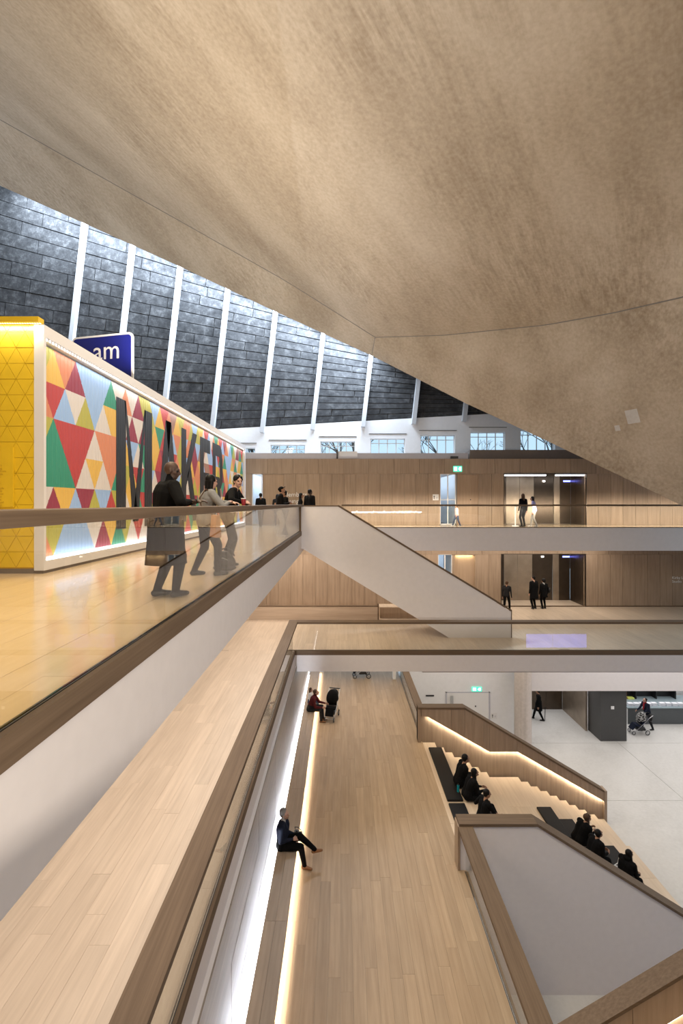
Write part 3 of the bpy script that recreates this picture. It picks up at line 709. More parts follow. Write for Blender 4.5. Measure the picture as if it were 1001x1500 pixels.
# near stair rising to the right
ns = empty('rising_stair')
def nz(x): return E - 7.90 + (x - 3.15) * .60
xe, xf = 5.05, 14.0
zE = nz(xe) + .0
MB().pxz([(3.21, L1 - .6), (xe, L1 - .6 ), (xf, nz(xf) - 2.2), (xf, nz(xf)), (3.21, nz(3.21))], 7.10, 7.22).build('wall_panel', 'white_paint', ns)
cutx = [3.21 + 1.0 * i for i in range(0, 11)]
for a, b in zip(cutx[:-1], cutx[1:]):
    MB().pxz([(a + .004, nz(a)), (b - .004, nz(b)), (b - .004, nz(b) - .55), (a + .004, nz(a) - .55)], 7.0, 7.10).build('upper_board', 'oak_panel', ns)
    MB().pxz([(a + .004, nz(a) - .55), (b - .004, nz(b) - .55), (b - .004, nz(b) - 1.4), (a + .004, nz(a) - 1.4)], 7.07, 7.10).build('lower_board', 'oak_panel', ns)
MB().pxz([(3.21, nz(3.21)), (xf, nz(xf)), (xf, nz(xf) + .06), (3.21, nz(3.21) + .06)], 6.98, 7.26).build('handrail', 'oak_rail_x', ns)
MB().pxz([(3.3, nz(3.3) - .545), (xf, nz(xf) - .545), (xf, nz(xf) - .57), (3.3, nz(3.3) - .57)], 7.01, 7.04).build('light_strip', 'led_white', ns)
area('near_rail_strip', (6.3, 7.05, nz(6.3) - .58), 7, .03, 60, (1, .86, .66), (0, .25, -1), (1, 0, .6))
for i in range(24):
    x0 = 3.22 + .30 * i; z_ = L1 + .18 * (i + 1)
    MB().box(x0, x0 + .31, 5.0, 7.07, z_ - .3, z_).build('step', 'oak_step', ns)
tag(ns, 'oak-panelled stair with light strip climbing away from the hall edge', 'staircase'); base_at(ns, (6, 6, L1))
# ================================================================ mural box
PAL = {'R': (0.50, 0.045, 0.05), 'M': (0.30, 0.025, 0.07), 'B': (0.33, 0.53, 0.92), 'G': (0.02, 0.30, 0.20), 'Y': (0.78, 0.50, 0.10),
       'O': (0.70, 0.26, 0.14), 'L': (0.47, 0.46, 0.08), 'W': (0.72, 0.69, 0.70), 'S': (0.36, 0.20, 0.17), 'K': (0.010, 0.012, 0.018)}
KEYS = list(PAL)
for k in KEYS: plain('print_' + k, tuple(v * .72 + .012 for v in PAL[k]) if k != 'K' else PAL[k], 0.5, noise=0)
XM, YM0, YM1 = -4.81, 7.83, 24.3
ZM0, ZM1 = E - 1.05, E + 2.90
box = empty('mural_box')
MB().box(-5.85, XM - .16, YM0 + .03, YM1, L3 + .08, ZM1 - .02).build('box_body', 'white_gloss', box)
MB().box(-5.85, XM - .02, YM0 + .02, YM1 - .02, L3, L3 + .08).build('plinth', 'brown_parapet', box)
yi0, yi1, zi0, zi1 = YM0 + .06, YM1 - .2, E - .93, E + 2.66
MB().box(XM - .16, XM, YM0, yi0, L3 + .05, ZM1).box(XM - .16, XM, yi1, YM1, L3 + .05, ZM1).box(XM - .16, XM, yi0, yi1, zi1 + .06, ZM1).box(XM - .16, XM, yi0, yi1, L3 + .05, zi0).build('frame', 'frame_white', box)
# perforated light channel along the top, plain strip along the bottom
chan = MB().box(XM - .15, XM - .03, yi0, yi1, zi1 + .0, zi1 + .06).build('light_channel', 'white_gloss', box)
dots = MB(); yq = yi0 + .05
while yq < yi1 - .05:
    dots.box(XM - .032, XM - .026, yq, yq + .035, zi1 + .015, zi1 + .045); yq += .085
dots.build('light_dots', 'led_white', chan)['kind'] = 'stuff'
MB().box(XM - .14, XM - .06, yi0, yi1, zi0 - .012, zi0 + .012).build('light_strip', 'led_cool', box)
area('mural_wash_top', (XM - .02, (yi0 + yi1) / 2, zi1 - .03), .05, yi1 - yi0, 34, (1, .97, .93), (-.55, 0, -1))
area('mural_wash_bottom', (XM - .02, (yi0 + yi1) / 2, zi0 + .02), .05, yi1 - yi0, 30, (1, .97, .93), (-.55, 0, 1))
# the print: unit triangles clipped to upright slats
ROWS = ['LYOMBBBGWOWMLLBYRO', 'ORBWLBWYYWMWMLYGRY', 'LGRRRWOOOYBWGLYRMB', 'GGGRWYWOGLYRGBWMYL', 'WMYBMLBRLWYGRLMWBY', 'OLBBBWMYGLWRWMOBLW']
prng = random.Random(5)
for i in range(6):
    while len(ROWS[i]) < 52: ROWS[i] += prng.choice('RMBGYOLWWSYLOB')
zr = [E + 2.62 - .5833 * i for i in range(7)]
y00, hb = 7.913, 0.345
polys = []
for r in range(6):
    zt_, zb_ = zr[r], zr[r + 1]
    for j, ch in enumerate(ROWS[r]):
        c0 = y00 + hb * (j - 1)          # left end of the unit triangle's span
        up = (j % 2 == 1) if r % 2 == 0 else (j % 2 == 0)
        tri = [(c0, zb_), (c0 + 2 * hb, zb_), (c0 + hb, zt_)] if up else [(c0, zt_), (c0 + hb, zb_), (c0 + 2 * hb, zt_)]
        polys.append((tri, KEYS.index(ch), 0.0))
zl, zh = E - .56, E + 2.34; H = zh - zl
def letter(y0, y1, strokes):
    for s in strokes: polys.append(([(y0 + (y1 - y0) * a, zl + H * b) for a, b in s], KEYS.index('K'), 0.004))
letter(10.55, 12.55, [[(0, 0), (.24, 0), (.24, 1), (0, 1)], [(.76, 0), (1, 0), (1, 1), (.76, 1)], [(.24, 1), (.20, 1), (.42, .05), (.58, .05), (.50, .30)], [(.76, 1), (.80, 1), (.58, .05), (.42, .05), (.50, .30)]])
letter(12.85, 14.65, [[(0, 0), (.27, 0), (.62, 1), (.38, 1)], [(.73, 0), (1, 0), (.62, 1), (.38, 1)], [(.22, .18), (.78, .18), (.72, .34), (.28, .34)]])
letter(14.85, 16.5, [[(0, 0), (.28, 0), (.28, 1), (0, 1)], [(.28, .38), (.28, .62), (.68, 1), (.98, 1)], [(.34, .50), (.55, .62), (1, 0), (.70, 0)]])
letter(16.8, 18.1, [[(0, 0), (.36, 0), (.36, 1), (0, 1)], [(.36, .83), (1, .83), (1, 1), (.36, 1)], [(.36, .42), (.9, .42), (.9, .58), (.36, .58)], [(.36, 0), (1, 0), (1, .17), (.36, .17)]])
letter(18.45, 20.0, [[(0, 0), (.30, 0), (.30, 1), (0, 1)], [(.30, .84), (.62, .84), (.72, 1), (.30, 1)], [(.62, .84), (.70, .74), (1, .80), (.88, .95), (.72, 1)], [(.70, .74), (.70, .54), (1, .50), (1, .80)], [(.30, .42), (.62, .42), (.78, .40), (1, .50), (.70, .54), (.62, .56), (.30, .56)], [(.42, .42), (.72, .42), (1, 0), (.70, 0)]])
def clip_half(poly, c, keep_gt, ax):
    out = []
    for i, p in enumerate(poly):
        q = poly[(i + 1) % len(poly)]; a = (p[ax] - c) if keep_gt else (c - p[ax]); b = (q[ax] - c) if keep_gt else (c - q[ax])
        if a >= 0: out.append(p)
        if (a >= 0) != (b >= 0):
            t = a / (a - b); out.append((p[0] + (q[0] - p[0]) * t, p[1] + (q[1] - p[1]) * t))
    return out
SW, GR, GD = 0.1148, 0.010, 0.012
def depth(y):
    f = ((y - yi0) / SW) % 1.0 * SW
    return -GD * max(0.0, 1 - min(f, SW - f) / GR)
pm = MB()
for poly, mi, lift in polys:
    poly = clip_half(clip_half(poly, yi0, True, 0), yi1, False, 0)
    if len(poly) < 3: continue
    poly = clip_half(clip_half(poly, zi0, True, 1), zi1, False, 1)
    if len(poly) < 3: continue
    ya, yb_ = min(p[0] for p in poly), max(p[0] for p in poly)
    k = int((ya - yi0) / SW)
    cuts = []
    while yi0 + k * SW < yb_:
        cuts += [yi0 + k * SW, yi0 + k * SW + GR, yi0 + (k + 1) * SW - GR]; k += 1
    cuts.append(yi0 + k * SW)
    for c0, c1 in zip(cuts[:-1], cuts[1:]):
        q = clip_half(clip_half(poly, c0, True, 0), c1, False, 0)
        if len(q) >= 3 and max(p[0] for p in q) - min(p[0] for p in q) > 1e-5:
            pm.add([(XM - .10 + depth(p[0]) + lift, p[0], p[1]) for p in q], [tuple(range(len(q)))], mi)
po = pm.build('slatted_print', ['print_' + k for k in KEYS], box)
# yellow end face of triangular tiles
th_, tb_ = .254, .293
ytile = []
zrow = E - 1.03
face = MB().box(-5.85, XM - .03, YM0 + .02, YM0 + .05, L3 + .08, ZM1 + .02).build('end_backing', 'yellow_dark', box)
r = 0
while zrow < ZM1 - .03:
    z1_ = min(zrow + th_, ZM1 + .0); x = -5.85 - tb_ + (tb_ / 2 if r % 2 else 0); j = 0
    while x < XM:
        for up in (True, False):
            if up: tri = [(x, zrow), (x + tb_, zrow), (x + tb_ / 2, zrow + th_)]
            else: tri = [(x + tb_ / 2, zrow + th_), (x + tb_, zrow), (x + 1.5 * tb_, zrow + th_)]
            tri = clip_half(clip_half(tri, -5.85, True, 0), XM - .045, False, 0)
            tri = clip_half(tri, ZM1 - .0, False, 1) if len(tri) > 2 else tri
            if len(tri) > 2:
                cx0 = sum(p[0] for p in tri) / len(tri); cz0 = sum(p[1] for p in tri) / len(tri)
                tri = [(cx0 + (p[0] - cx0) * .965, cz0 + (p[1] - cz0) * .965) for p in tri]
                MB().pxz(tri, YM0 + .004 + random.uniform(0, .003), YM0 + .021).build('triangle_tile', 'yellow', face)
        x += tb_
    zrow += th_; r += 1
MB().box(-5.9, XM - .03, YM0 - .10, YM0 + .05, ZM1 + .0, ZM1 + .09).build('end_cornice', 'yellow', box)
db = MB()
for i in range(26): db.box(-5.85 + i * .04, -5.835 + i * .04, YM0 - .06, YM0 - .03, ZM1 - .008, ZM1)
db.build('end_light_dots', 'led_warm', box)['kind'] = 'stuff'
area('yellow_wash', (-5.35, YM0 - .07, ZM1 - .03), 1.0, .05, 16, (1, .9, .6), (0, .35, -1))
tp = MB().box(-6.2, -5.29, YM0 - .03, YM0 + .0, E - .05, E + .915).build('text_panel', 'yellow', box)
lines = ['used it', 'casting', 'ches from', 'part on', 'if you', 'this.', 'ment.', '', 'example', 'people', 'ablation', 'across', 'to the', 'ring and', 'nology.']
for i, t in enumerate(lines):
    if t: text_mesh('panel_text', t, .05, 'yellow_dark', (-5.60, YM0 - .032, E + .60 - .0455 * i), (math.pi / 2, 0, 0), tp, .001)
tag(box, 'long white-framed exhibition box with triangle mural lettered MAKER and yellow tiled end', 'exhibit')
base_at(box, (-5.3, 16, L3))

# ================================================================ blue road sign behind the mural box
sg_ = empty('road_sign', (-7.02, 14.2, 0), 0)
def rrect(w, h, r, n=5):
    pts = []
    for cx0, cz0, a0 in ((w / 2 - r, h / 2 - r, 0), (-w / 2 + r, h / 2 - r, 90), (-w / 2 + r, -h / 2 + r, 180), (w / 2 - r, -h / 2 + r, 270)):
        for i in range(n + 1): t = math.radians(a0 + 90 * i / n); pts.append((cx0 + r * math.cos(t), cz0 + r * math.sin(t)))
    return pts
wS, hS, zS = 2.1, 2.3, E + 3.80
MB().pxz([(x, z + zS) for x, z in rrect(wS, hS, .14)], 0, .04).build('border', 'sign_white', sg_)
MB().pxz([(x, z + zS) for x, z in rrect(wS - .12, hS - .12, .10)], -.012, 0).build('sign_face', 'sign_blue', sg_)
text_mesh('lettering', 'am', .78, 'sign_white', (-.30, -.02, zS + .42), (math.pi / 2, 0, 0), sg_, .004)
MB().pxz([(.55, zS - .28), (.72, zS - .05), (.89, zS - .28), (.78, zS - .28), (.78, zS - .7), (.66, zS - .7), (.66, zS - .28)], -.02, -.012).build('arrow', 'sign_white', sg_)
for px in (-.6, .6): MB().tube((px, .08, L3), (px, .08, zS + .8), .05, seg=12).build('post', 'steel', sg_)
sg_.rotation_euler = (0, 0, math.radians(-14))
tag(sg_, 'blue road sign with white border and lettering ending in am, behind the mural', 'sign')

# ================================================================ wall signs and small fixtures
def exit_sign(label, x, y, z, w=.46, h=.30):
    e = empty('exit_sign', (x, y, z))
    MB().box(-w / 2, w / 2, -.05, 0, 0, h).build('sign_box', 'exit_green', e)
    MB().box(-w * .42, -w * .08, -.056, -.05, h * .15, h * .85).build('pictogram', 'exit_white', e)
    MB().add([(w * .06, -.056, h * .5), (w * .22, -.056, h * .85), (w * .40, -.056, h * .85), (w * .40, -.056, h * .15), (w * .22, -.056, h * .15)], [(0, 1, 2, 3, 4)]).build('arrow', 'exit_white', e)
    return tag(e, label, 'exit sign')
exit_sign('green lit exit sign on the oak wall above the glazed third-floor opening', bx_(670.5), YB - .01, bz(691))
exit_sign('green lit exit sign on the white foyer wall above the flush door', gx(698.5), 24.89, gz(1012.2), .5, .22)
def small_sign(name, label, x, y, z, w, h, glyph=True):
    e = empty(name, (x, y, z)); MB().box(-w / 2, w / 2, -.012, 0, -h / 2, h / 2).build('plate', 'sign_white', e)
    if glyph:
        MB().pxz([(-.32 * w, -.3 * h), (-.22 * w, -.3 * h), (-.22 * w, .1 * h), (-.14 * w, .1 * h), (-.27 * w, .32 * h), (-.40 * w, .1 * h), (-.32 * w, .1 * h)], -.016, -.012).build('arrow', 'black', e)
        MB().box(.06 * w, .34 * w, -.016, -.012, -.05 * h, .03 * h).box(.06 * w, .28 * w, -.016, -.012, -.2 * h, -.12 * h).build('small_print', 'grey_parapet', e)
    return tag(e, label, 'sign')
small_sign('direction_sign', 'small white direction sign with black arrow on oak wall beside the glazed opening', bx_(638.5), YB - .01, bz(728.5), .32, .32)
small_sign('direction_sign', 'small white direction sign on the foyer wall beside the flush door', gx(724), 24.89, gz(1048.5), .30, .28)
tag(text_mesh('wall_lettering', 'Members\nLounge', .34, 'sign_white', (bx_(415), YB - .02, bz(727.5)), (math.pi / 2, 0, 0), None, .004), 'white lettering Members Lounge on the oak wall of the third floor', 'lettering')
tag(text_mesh('wall_lettering', 'Kirby Laing\nStudio', .20, 'sign_white', (bx_(984.5), YB - .02, bz(848)), (math.pi / 2, 0, 0), None, .004), 'small white lettering Kirby Laing Studio on the second-floor oak wall', 'lettering')
tag(MB().box(gx(624), gx(636), 24.87, 24.9, gz(1019.8), gz(1018)).build('vent_slot', 'black', None), 'narrow black vent slot in the white foyer wall', 'vent')
pj = empty('display_unit', (bx_(509), YB + .1, ztop3))
MB().box(-.55, .55, 0, .12, .02, .12).build('base_tray', 'grey_parapet', pj); MB().box(-.55, .55, .12, .16, .02, .42).build('back_panel', 'white_gloss', pj); MB().pxz([(-.58, 0), (-.5, 0), (-.5, .46), (-.58, .62)], 0, .16).build('side_panel', 'dark_grey', pj)
tag(pj, 'small pale tray-like unit standing on top of the oak wall', 'fixture')
tag(MB().box(bx_(661), bx_(672), YB + .05, YB + .12, ztop3 + .02, ztop3 + .14).build('small_plaque', 'black', None), 'small black plaque on the parapet above the oak wall', 'sign')
sb_ = empty('stanchion', (bx_(742.5), 24.6, L3))
MB().tube((0, 0, 0), (0, 0, .03), .16, seg=16).build('base', 'sign_white', sb_); MB().tube((0, 0, .03), (0, 0, 1.0), .035, seg=10).build('post', 'sign_white', sb_); MB().tube((0, 0, 1.0), (0, 0, 1.06), .05, seg=10).build('cap', 'black', sb_)
tag(sb_, 'white barrier post standing at the edge of the third-floor lift alcove', 'barrier post')

# ================================================================ black seat cushions on the bleacher
def cushion(label, x, y, z, w, l, col='black_leather'):
    mb = MB().box(-w / 2, w / 2, -l / 2, l / 2, 0, .07); c = mb.build('seat_cushion', col, None, bevel=.018); c.location = (x, y, z)
    return tag(c, label, 'cushion')
for i, (y, t) in enumerate(((17.05, 'beside the stair steps'), (15.35, 'second from the stair steps'), (13.6, 'against the near balustrade'))):
    cushion('long black leather cushion on the top tier of the bleacher, ' + t, 3.42, y if i else 16.9, L1, .48, 1.6)
cushion('black leather cushion on the landing tier, behind the reading sitters', 6.80, 15.55, ZL, .48, 1.5)
cushion('black leather cushion on the landing tier against the near balustrade', 6.80, 13.6, ZL, .48, 2.0)
cushion('black leather cushion on the tier just below the landing, behind the sitters', 7.55, 15.75, ZL - .44, .48, 1.2)
cushion('black leather cushion on the lowest bleacher tiers beside the laptop', 8.55, 14.9, ZL - .88, .55, 1.6)
cushion('black leather cushion on the lowest bleacher tiers under the hooded sitter', 8.5, 13.1, ZL - .88, .55, 1.6)

# ================================================================ bookshop counter
ct = empty('shop_counter', (18.9, 27.1, 0))
MB().box(-3.3, 6, -.7, .9, 0, .86).build('body', 'counter_grey', ct); MB().box(-3.35, 6, -.75, .95, .86, .92).build('top', 'counter_top', ct)
MB().box(-3.38, -3.3, -.7, .9, 0, .86).build('end_panel', 'sign_white', ct)
tag(ct, 'long dark grey shop counter with blue-grey top beside the foyer pier', 'counter')
sh = empty('shelf_unit', (17.3, 27.6, .92))
MB().box(-1.7, 1.7, .3, .36, 0, .75).build('back', 'black', sh); MB().box(-1.7, 1.7, -.1, .36, .70, .78).build('top', 'counter_top', sh)
for x in (-1.7, -.6, .55, 1.64): MB().box(x, x + .06, -.1, .36, 0, .70).build('divider', 'black', sh)
tag(sh, 'low black open shelf unit standing on the shop counter', 'shelf')
plain('book_pale', (0.70, 0.71, 0.76), .5, noise=.05); plain('book_orange', (.75, .25, .04), .5, noise=0); plain('book_lime', (.55, .62, .15), .5, noise=0)
for i in range(9):
    b = empty('book_stack', (15.85 + .33 * i + (.0 if i < 5 else .12), 26.62 + random.uniform(-.02, .02), .92))
    for k in range(4): MB().box(-.13, .13, -.1, .1, .04 * k, .04 * k + .036).build('book', 'book_pale', b)
    tag(b, 'neat stack of pale books lined up along the front of the shop counter', 'books', 'pale book stacks on the shop counter')
for i in range(8):
    tag(MB().box(15.8 + .42 * i, 16.0 + .42 * i + .1, 27.58, 27.75, 1.70, 1.70 + random.choice((.1, .16, .2))).build('boxed_goods', random.choice(('book_pale', 'black', 'sign_white')), None), 'small boxed item displayed on top of the shelf unit', 'box', 'goods on top of the shelf unit')
tag(MB().box(15.95, 16.2, 27.52, 27.75, .92, 1.33).build('boxed_goods', 'book_orange', None), 'orange box inside the shelf unit beside the pier', 'box')
tag(MB().box(16.25, 16.6, 27.45, 27.7, .92, 1.0).build('booklet', 'book_lime', None), 'lime green booklet lying in the shelf unit', 'booklet')
tag(MB().box(18.95, 19.35, 26.55, 26.9, .92, .97).build('booklet', 'book_lime', None), 'lime green and white booklet lying on the open counter top', 'booklet')

# ================================================================ display screen behind the viewer, seen mirrored in the bridge glass
scn = empty('display_screen', (17.5, -3.0, E - 11.75))
MB().box(-2.5, 2.5, -.12, -.02, 0, 1.2).build('casing', 'black', scn); MB().box(-2.45, 2.45, -.02, -.0, .05, 1.15).build('screen', 'screen_blue', scn)
tag(scn, 'wide blue display screen on the foyer side, mirrored in the bridge glass', 'screen')

# ================================================================ bare trees outside the clerestory windows
plain('bark', (.10, .09, .08), .9, noise=.1)
tr_ = random.Random(3)
def branch(mb, p, d, L, r, n):
    q = p + d * L; mb.tube(p, q, r, r * .7, 5)
    if n == 0: return
    for k in range(3):
        dd = (d + Vector((tr_.uniform(-.8, .8), tr_.uniform(-.5, .5), tr_.uniform(-.1, .5)))).normalized(); branch(mb, q, dd, L * tr_.uniform(.6, .8), r * .6, n - 1)
for i, x in enumerate((-7.0, 1.0, 9.0, 17.0)):
    t = empty('bare_tree', (x, 38 + i % 2, 0)); mb = MB().tube((0, 0, 0), (0, 0, 17), .26, .10, 7); mb.build('trunk', 'bark', t)
    mb = MB()
    for k in range(6): branch(mb, Vector((0, 0, 12.0 + .8 * k)), Vector((tr_.uniform(-1, 1), tr_.uniform(-.5, .5), .7)).normalized(), 1.9, .075, 4)
    mb.build('branches', 'bark', t)
    tag(t, 'bare winter tree outside the clerestory windows', 'tree', 'bare trees outside the windows')
# ================================================================ people
def V(*a): return Vector(a)
for nm, c, r in (('skin_dark', (.055, .028, .018), .5), ('skin_mid', (.30, .16, .10), .5), ('skin_light', (.46, .27, .20), .5), ('hair_black', (.008, .007, .007), .45), ('hair_grey', (.20, .19, .18), .6),
                 ('hair_brown', (.07, .04, .025), .5), ('cloth_black', (.004, .004, .0045), .9), ('cloth_charcoal', (.018, .018, .020), .9), ('cloth_grey', (.20, .20, .205), .85), ('cloth_white', (.62, .62, .63), .8),
                 ('cloth_navy', (.012, .016, .032), .8), ('cloth_maroon', (.075, .012, .014), .85), ('cloth_pink', (.62, .38, .35), .8), ('cloth_lavender', (.33, .33, .62), .8), ('cloth_denim', (.05, .07, .12), .8), ('cloth_stone', (.45, .43, .41), .8),
                 ('shoe_black', (.009, .009, .009), .35), ('shoe_tan', (.24, .11, .045), .5), ('shoe_white', (.65, .65, .65), .5), ('leather_tan', (.55, .27, .13), .5), ('leather_black', (.015, .014, .014), .3), ('lip', (.25, .09, .08), .5), ('eye_dark', (.01, .01, .01), .2), ('cup_red', (.28, .02, .03), .4), ('scarf_red', (.30, .02, .03), .8), ('paper_white', (.70, .70, .70), .6), ('teal', (.0, .25, .32), .6)):
    plain(nm, c, r, noise=0.08 if 'cloth' in nm else 0, nscale=25, spec=0.12 if 'cloth' in nm or 'hair' in nm else 0.4)
SEG = 10
def caps(p0, p1, r0, r1):
    """tapered capsule as vertices and faces"""
    d = p1 - p0; L = d.length
    d = d / L if L > 1e-6 else V(0, 0, 1); q = d.orthogonal().normalized(); w = d.cross(q)
    rings = [(p0 - d * r0 * .92, .38 * r0), (p0 - d * r0 * .6, .8 * r0), (p0, r0), (p0.lerp(p1, .5), (r0 + r1) / 2), (p1, r1), (p1 + d * r1 * .6, .8 * r1), (p1 + d * r1 * .92, .38 * r1)]
    vs = [c + (q * math.cos(t) + w * math.sin(t)) * r for c, r in rings for t in [2 * math.pi * i / SEG for i in range(SEG)]]
    fs = [(k * SEG + i, k * SEG + (i + 1) % SEG, (k + 1) * SEG + (i + 1) % SEG, (k + 1) * SEG + i) for k in range(len(rings) - 1) for i in range(SEG)]
    fs += [tuple(range(SEG))[::-1], tuple(range((len(rings) - 1) * SEG, len(rings) * SEG))]
    return vs, fs
def ells(c, r, R):
    vs, fs = [], []; nr = 9
    for k in range(1, nr):
        ph = math.pi * k / nr
        for i in range(SEG + 2):
            t = 2 * math.pi * i / (SEG + 2); vs.append(c + R @ V(r[0] * math.sin(ph) * math.cos(t), r[1] * math.sin(ph) * math.sin(t), r[2] * math.cos(ph)))
    n = SEG + 2
    fs = [(k * n + i, k * n + (i + 1) % n, (k + 1) * n + (i + 1) % n, (k + 1) * n + i) for k in range(nr - 2) for i in range(n)]
    fs += [tuple(range(n))[::-1], tuple(range((nr - 2) * n, (nr - 1) * n))]
    return vs, fs
class Shape:
    def __init__(self): self.it = []
    def cap(self, p0, p1, r0, r1, tg): self.it.append(('c', p0.copy(), p1.copy(), r0, r1, tg)); return self
    def ell(self, c, r, tg, R=None): self.it.append(('e', c.copy(), r, R or Matrix.Identity(3), tg)); return self
    def mesh(self, name, voxel, smooth, mats, parent):
        mb = MB()
        for it in self.it:
            mb.add(*(caps(*it[1:5]) if it[0] == 'c' else ells(it[1], it[2], it[3])))
        me = bpy.data.meshes.new(name); me.from_pydata(mb.v, [], mb.f)
        bm = bmesh.new(); bm.from_mesh(me); bmesh.ops.recalc_face_normals(bm, faces=bm.faces); bm.to_mesh(me); bm.free()
        o = bpy.data.objects.new(name, me); COL.objects.link(o)
        md = o.modifiers.new('r', 'REMESH'); md.mode = 'VOXEL'; md.voxel_size = voxel; md.use_smooth_shade = True
        sm = o.modifiers.new('s', 'SMOOTH'); sm.factor = .5; sm.iterations = smooth
        dg = bpy.context.evaluated_depsgraph_get(); m2 = bpy.data.meshes.new_from_object(o.evaluated_get(dg))
        o.modifiers.clear(); o.data = m2; bpy.data.meshes.remove(me); m2.name = name
        tags = sorted({it[-1] for it in self.it}); m2.materials.clear()
        for t in tags: m2.materials.append(MATS[mats[t]])
        n = len(m2.polygons)
        if len(tags) > 1 and n:
            C = np.zeros(n * 3); m2.polygons.foreach_get('center', C); C = C.reshape(-1, 3)
            best = np.full(n, 1e9); idx = np.zeros(n, int)
            for it in self.it:
                if it[0] == 'c':
                    a, b = np.array(it[1]), np.array(it[2]); d = b - a; t = np.clip(((C - a) @ d) / max(1e-9, d @ d), 0, 1)
                    D = np.linalg.norm(C - a - t[:, None] * d, axis=1) - (it[3] + (it[4] - it[3]) * t)
                else:
                    Q = (C - np.array(it[1])) @ np.array(it[3]); D = (np.linalg.norm(Q / np.array(it[2]), axis=1) - 1) * min(it[2])
                if it[-1] in ('eye', 'lip'): D -= .0025
                k = D < best; best[k] = D[k]; idx[k] = tags.index(it[-1])
            m2.polygons.foreach_set('material_index', idx.tolist())
        m2.polygons.foreach_set('use_smooth', [True] * n)
        o.parent = parent
        return o
def ik(a, b, l1, l2, pole):
    d = b - a; D = d.length
    if D > (l1 + l2) * .995: b = a + d * ((l1 + l2) * .995 / D); d = b - a; D = d.length
    u = d / D; x = (l1 * l1 - l2 * l2 + D * D) / (2 * D); h = math.sqrt(max(0, l1 * l1 - x * x))
    p = pole - u * pole.dot(u); p = p.normalized() if p.length > 1e-4 else u.orthogonal()
    return a + u * x + p * h, b
def hand(S, w, d, palm, k, curl, side, tg='skin', rr=1.0):
    """palm and five bent fingers from wrist w along d; palm = direction the palm faces"""
    d = d.normalized(); palm = (palm - d * palm.dot(d)).normalized(); s = d.cross(palm) * side
    S.cap(w, w + d * .03 * k, .024 * k, .026 * k, tg)
    for j in (-1, 0, 1): S.cap(w + d * .035 * k + s * .020 * j * k, w + d * .085 * k + s * .024 * j * k, .017 * k, .015 * k, tg)
    for j, L in zip((-1.5, -.5, .5, 1.5), (.058, .072, .078, .070)):
        p = w + d * .09 * k + s * .021 * j * k; c = math.radians(curl)
        q = p + (d * math.cos(c * .5) + palm * math.sin(c * .5)) * L * .45 * k; r2 = q + (d * math.cos(c * 1.2) + palm * math.sin(c * 1.2)) * L * .33 * k; e = r2 + (d * math.cos(c * 1.8) + palm * math.sin(c * 1.8)) * L * .25 * k
        S.cap(p, q, .0098 * k * rr, .0092 * k * rr, tg); S.cap(q, r2, .0092 * k * rr, .0086 * k * rr, tg); S.cap(r2, e, .0086 * k * rr, .0075 * k * rr, tg)
    t0 = w + d * .03 * k + s * .028 * k; t1 = t0 + (d * .7 + s * .6 + palm * .3).normalized() * .045 * k; t2 = t1 + (d * .9 + palm * .45 + s * .1).normalized() * .035 * k
    S.cap(t0, t1, .0125 * k, .0105 * k, tg); S.cap(t1, t2, .0105 * k, .009 * k, tg)
PEOPLE = []
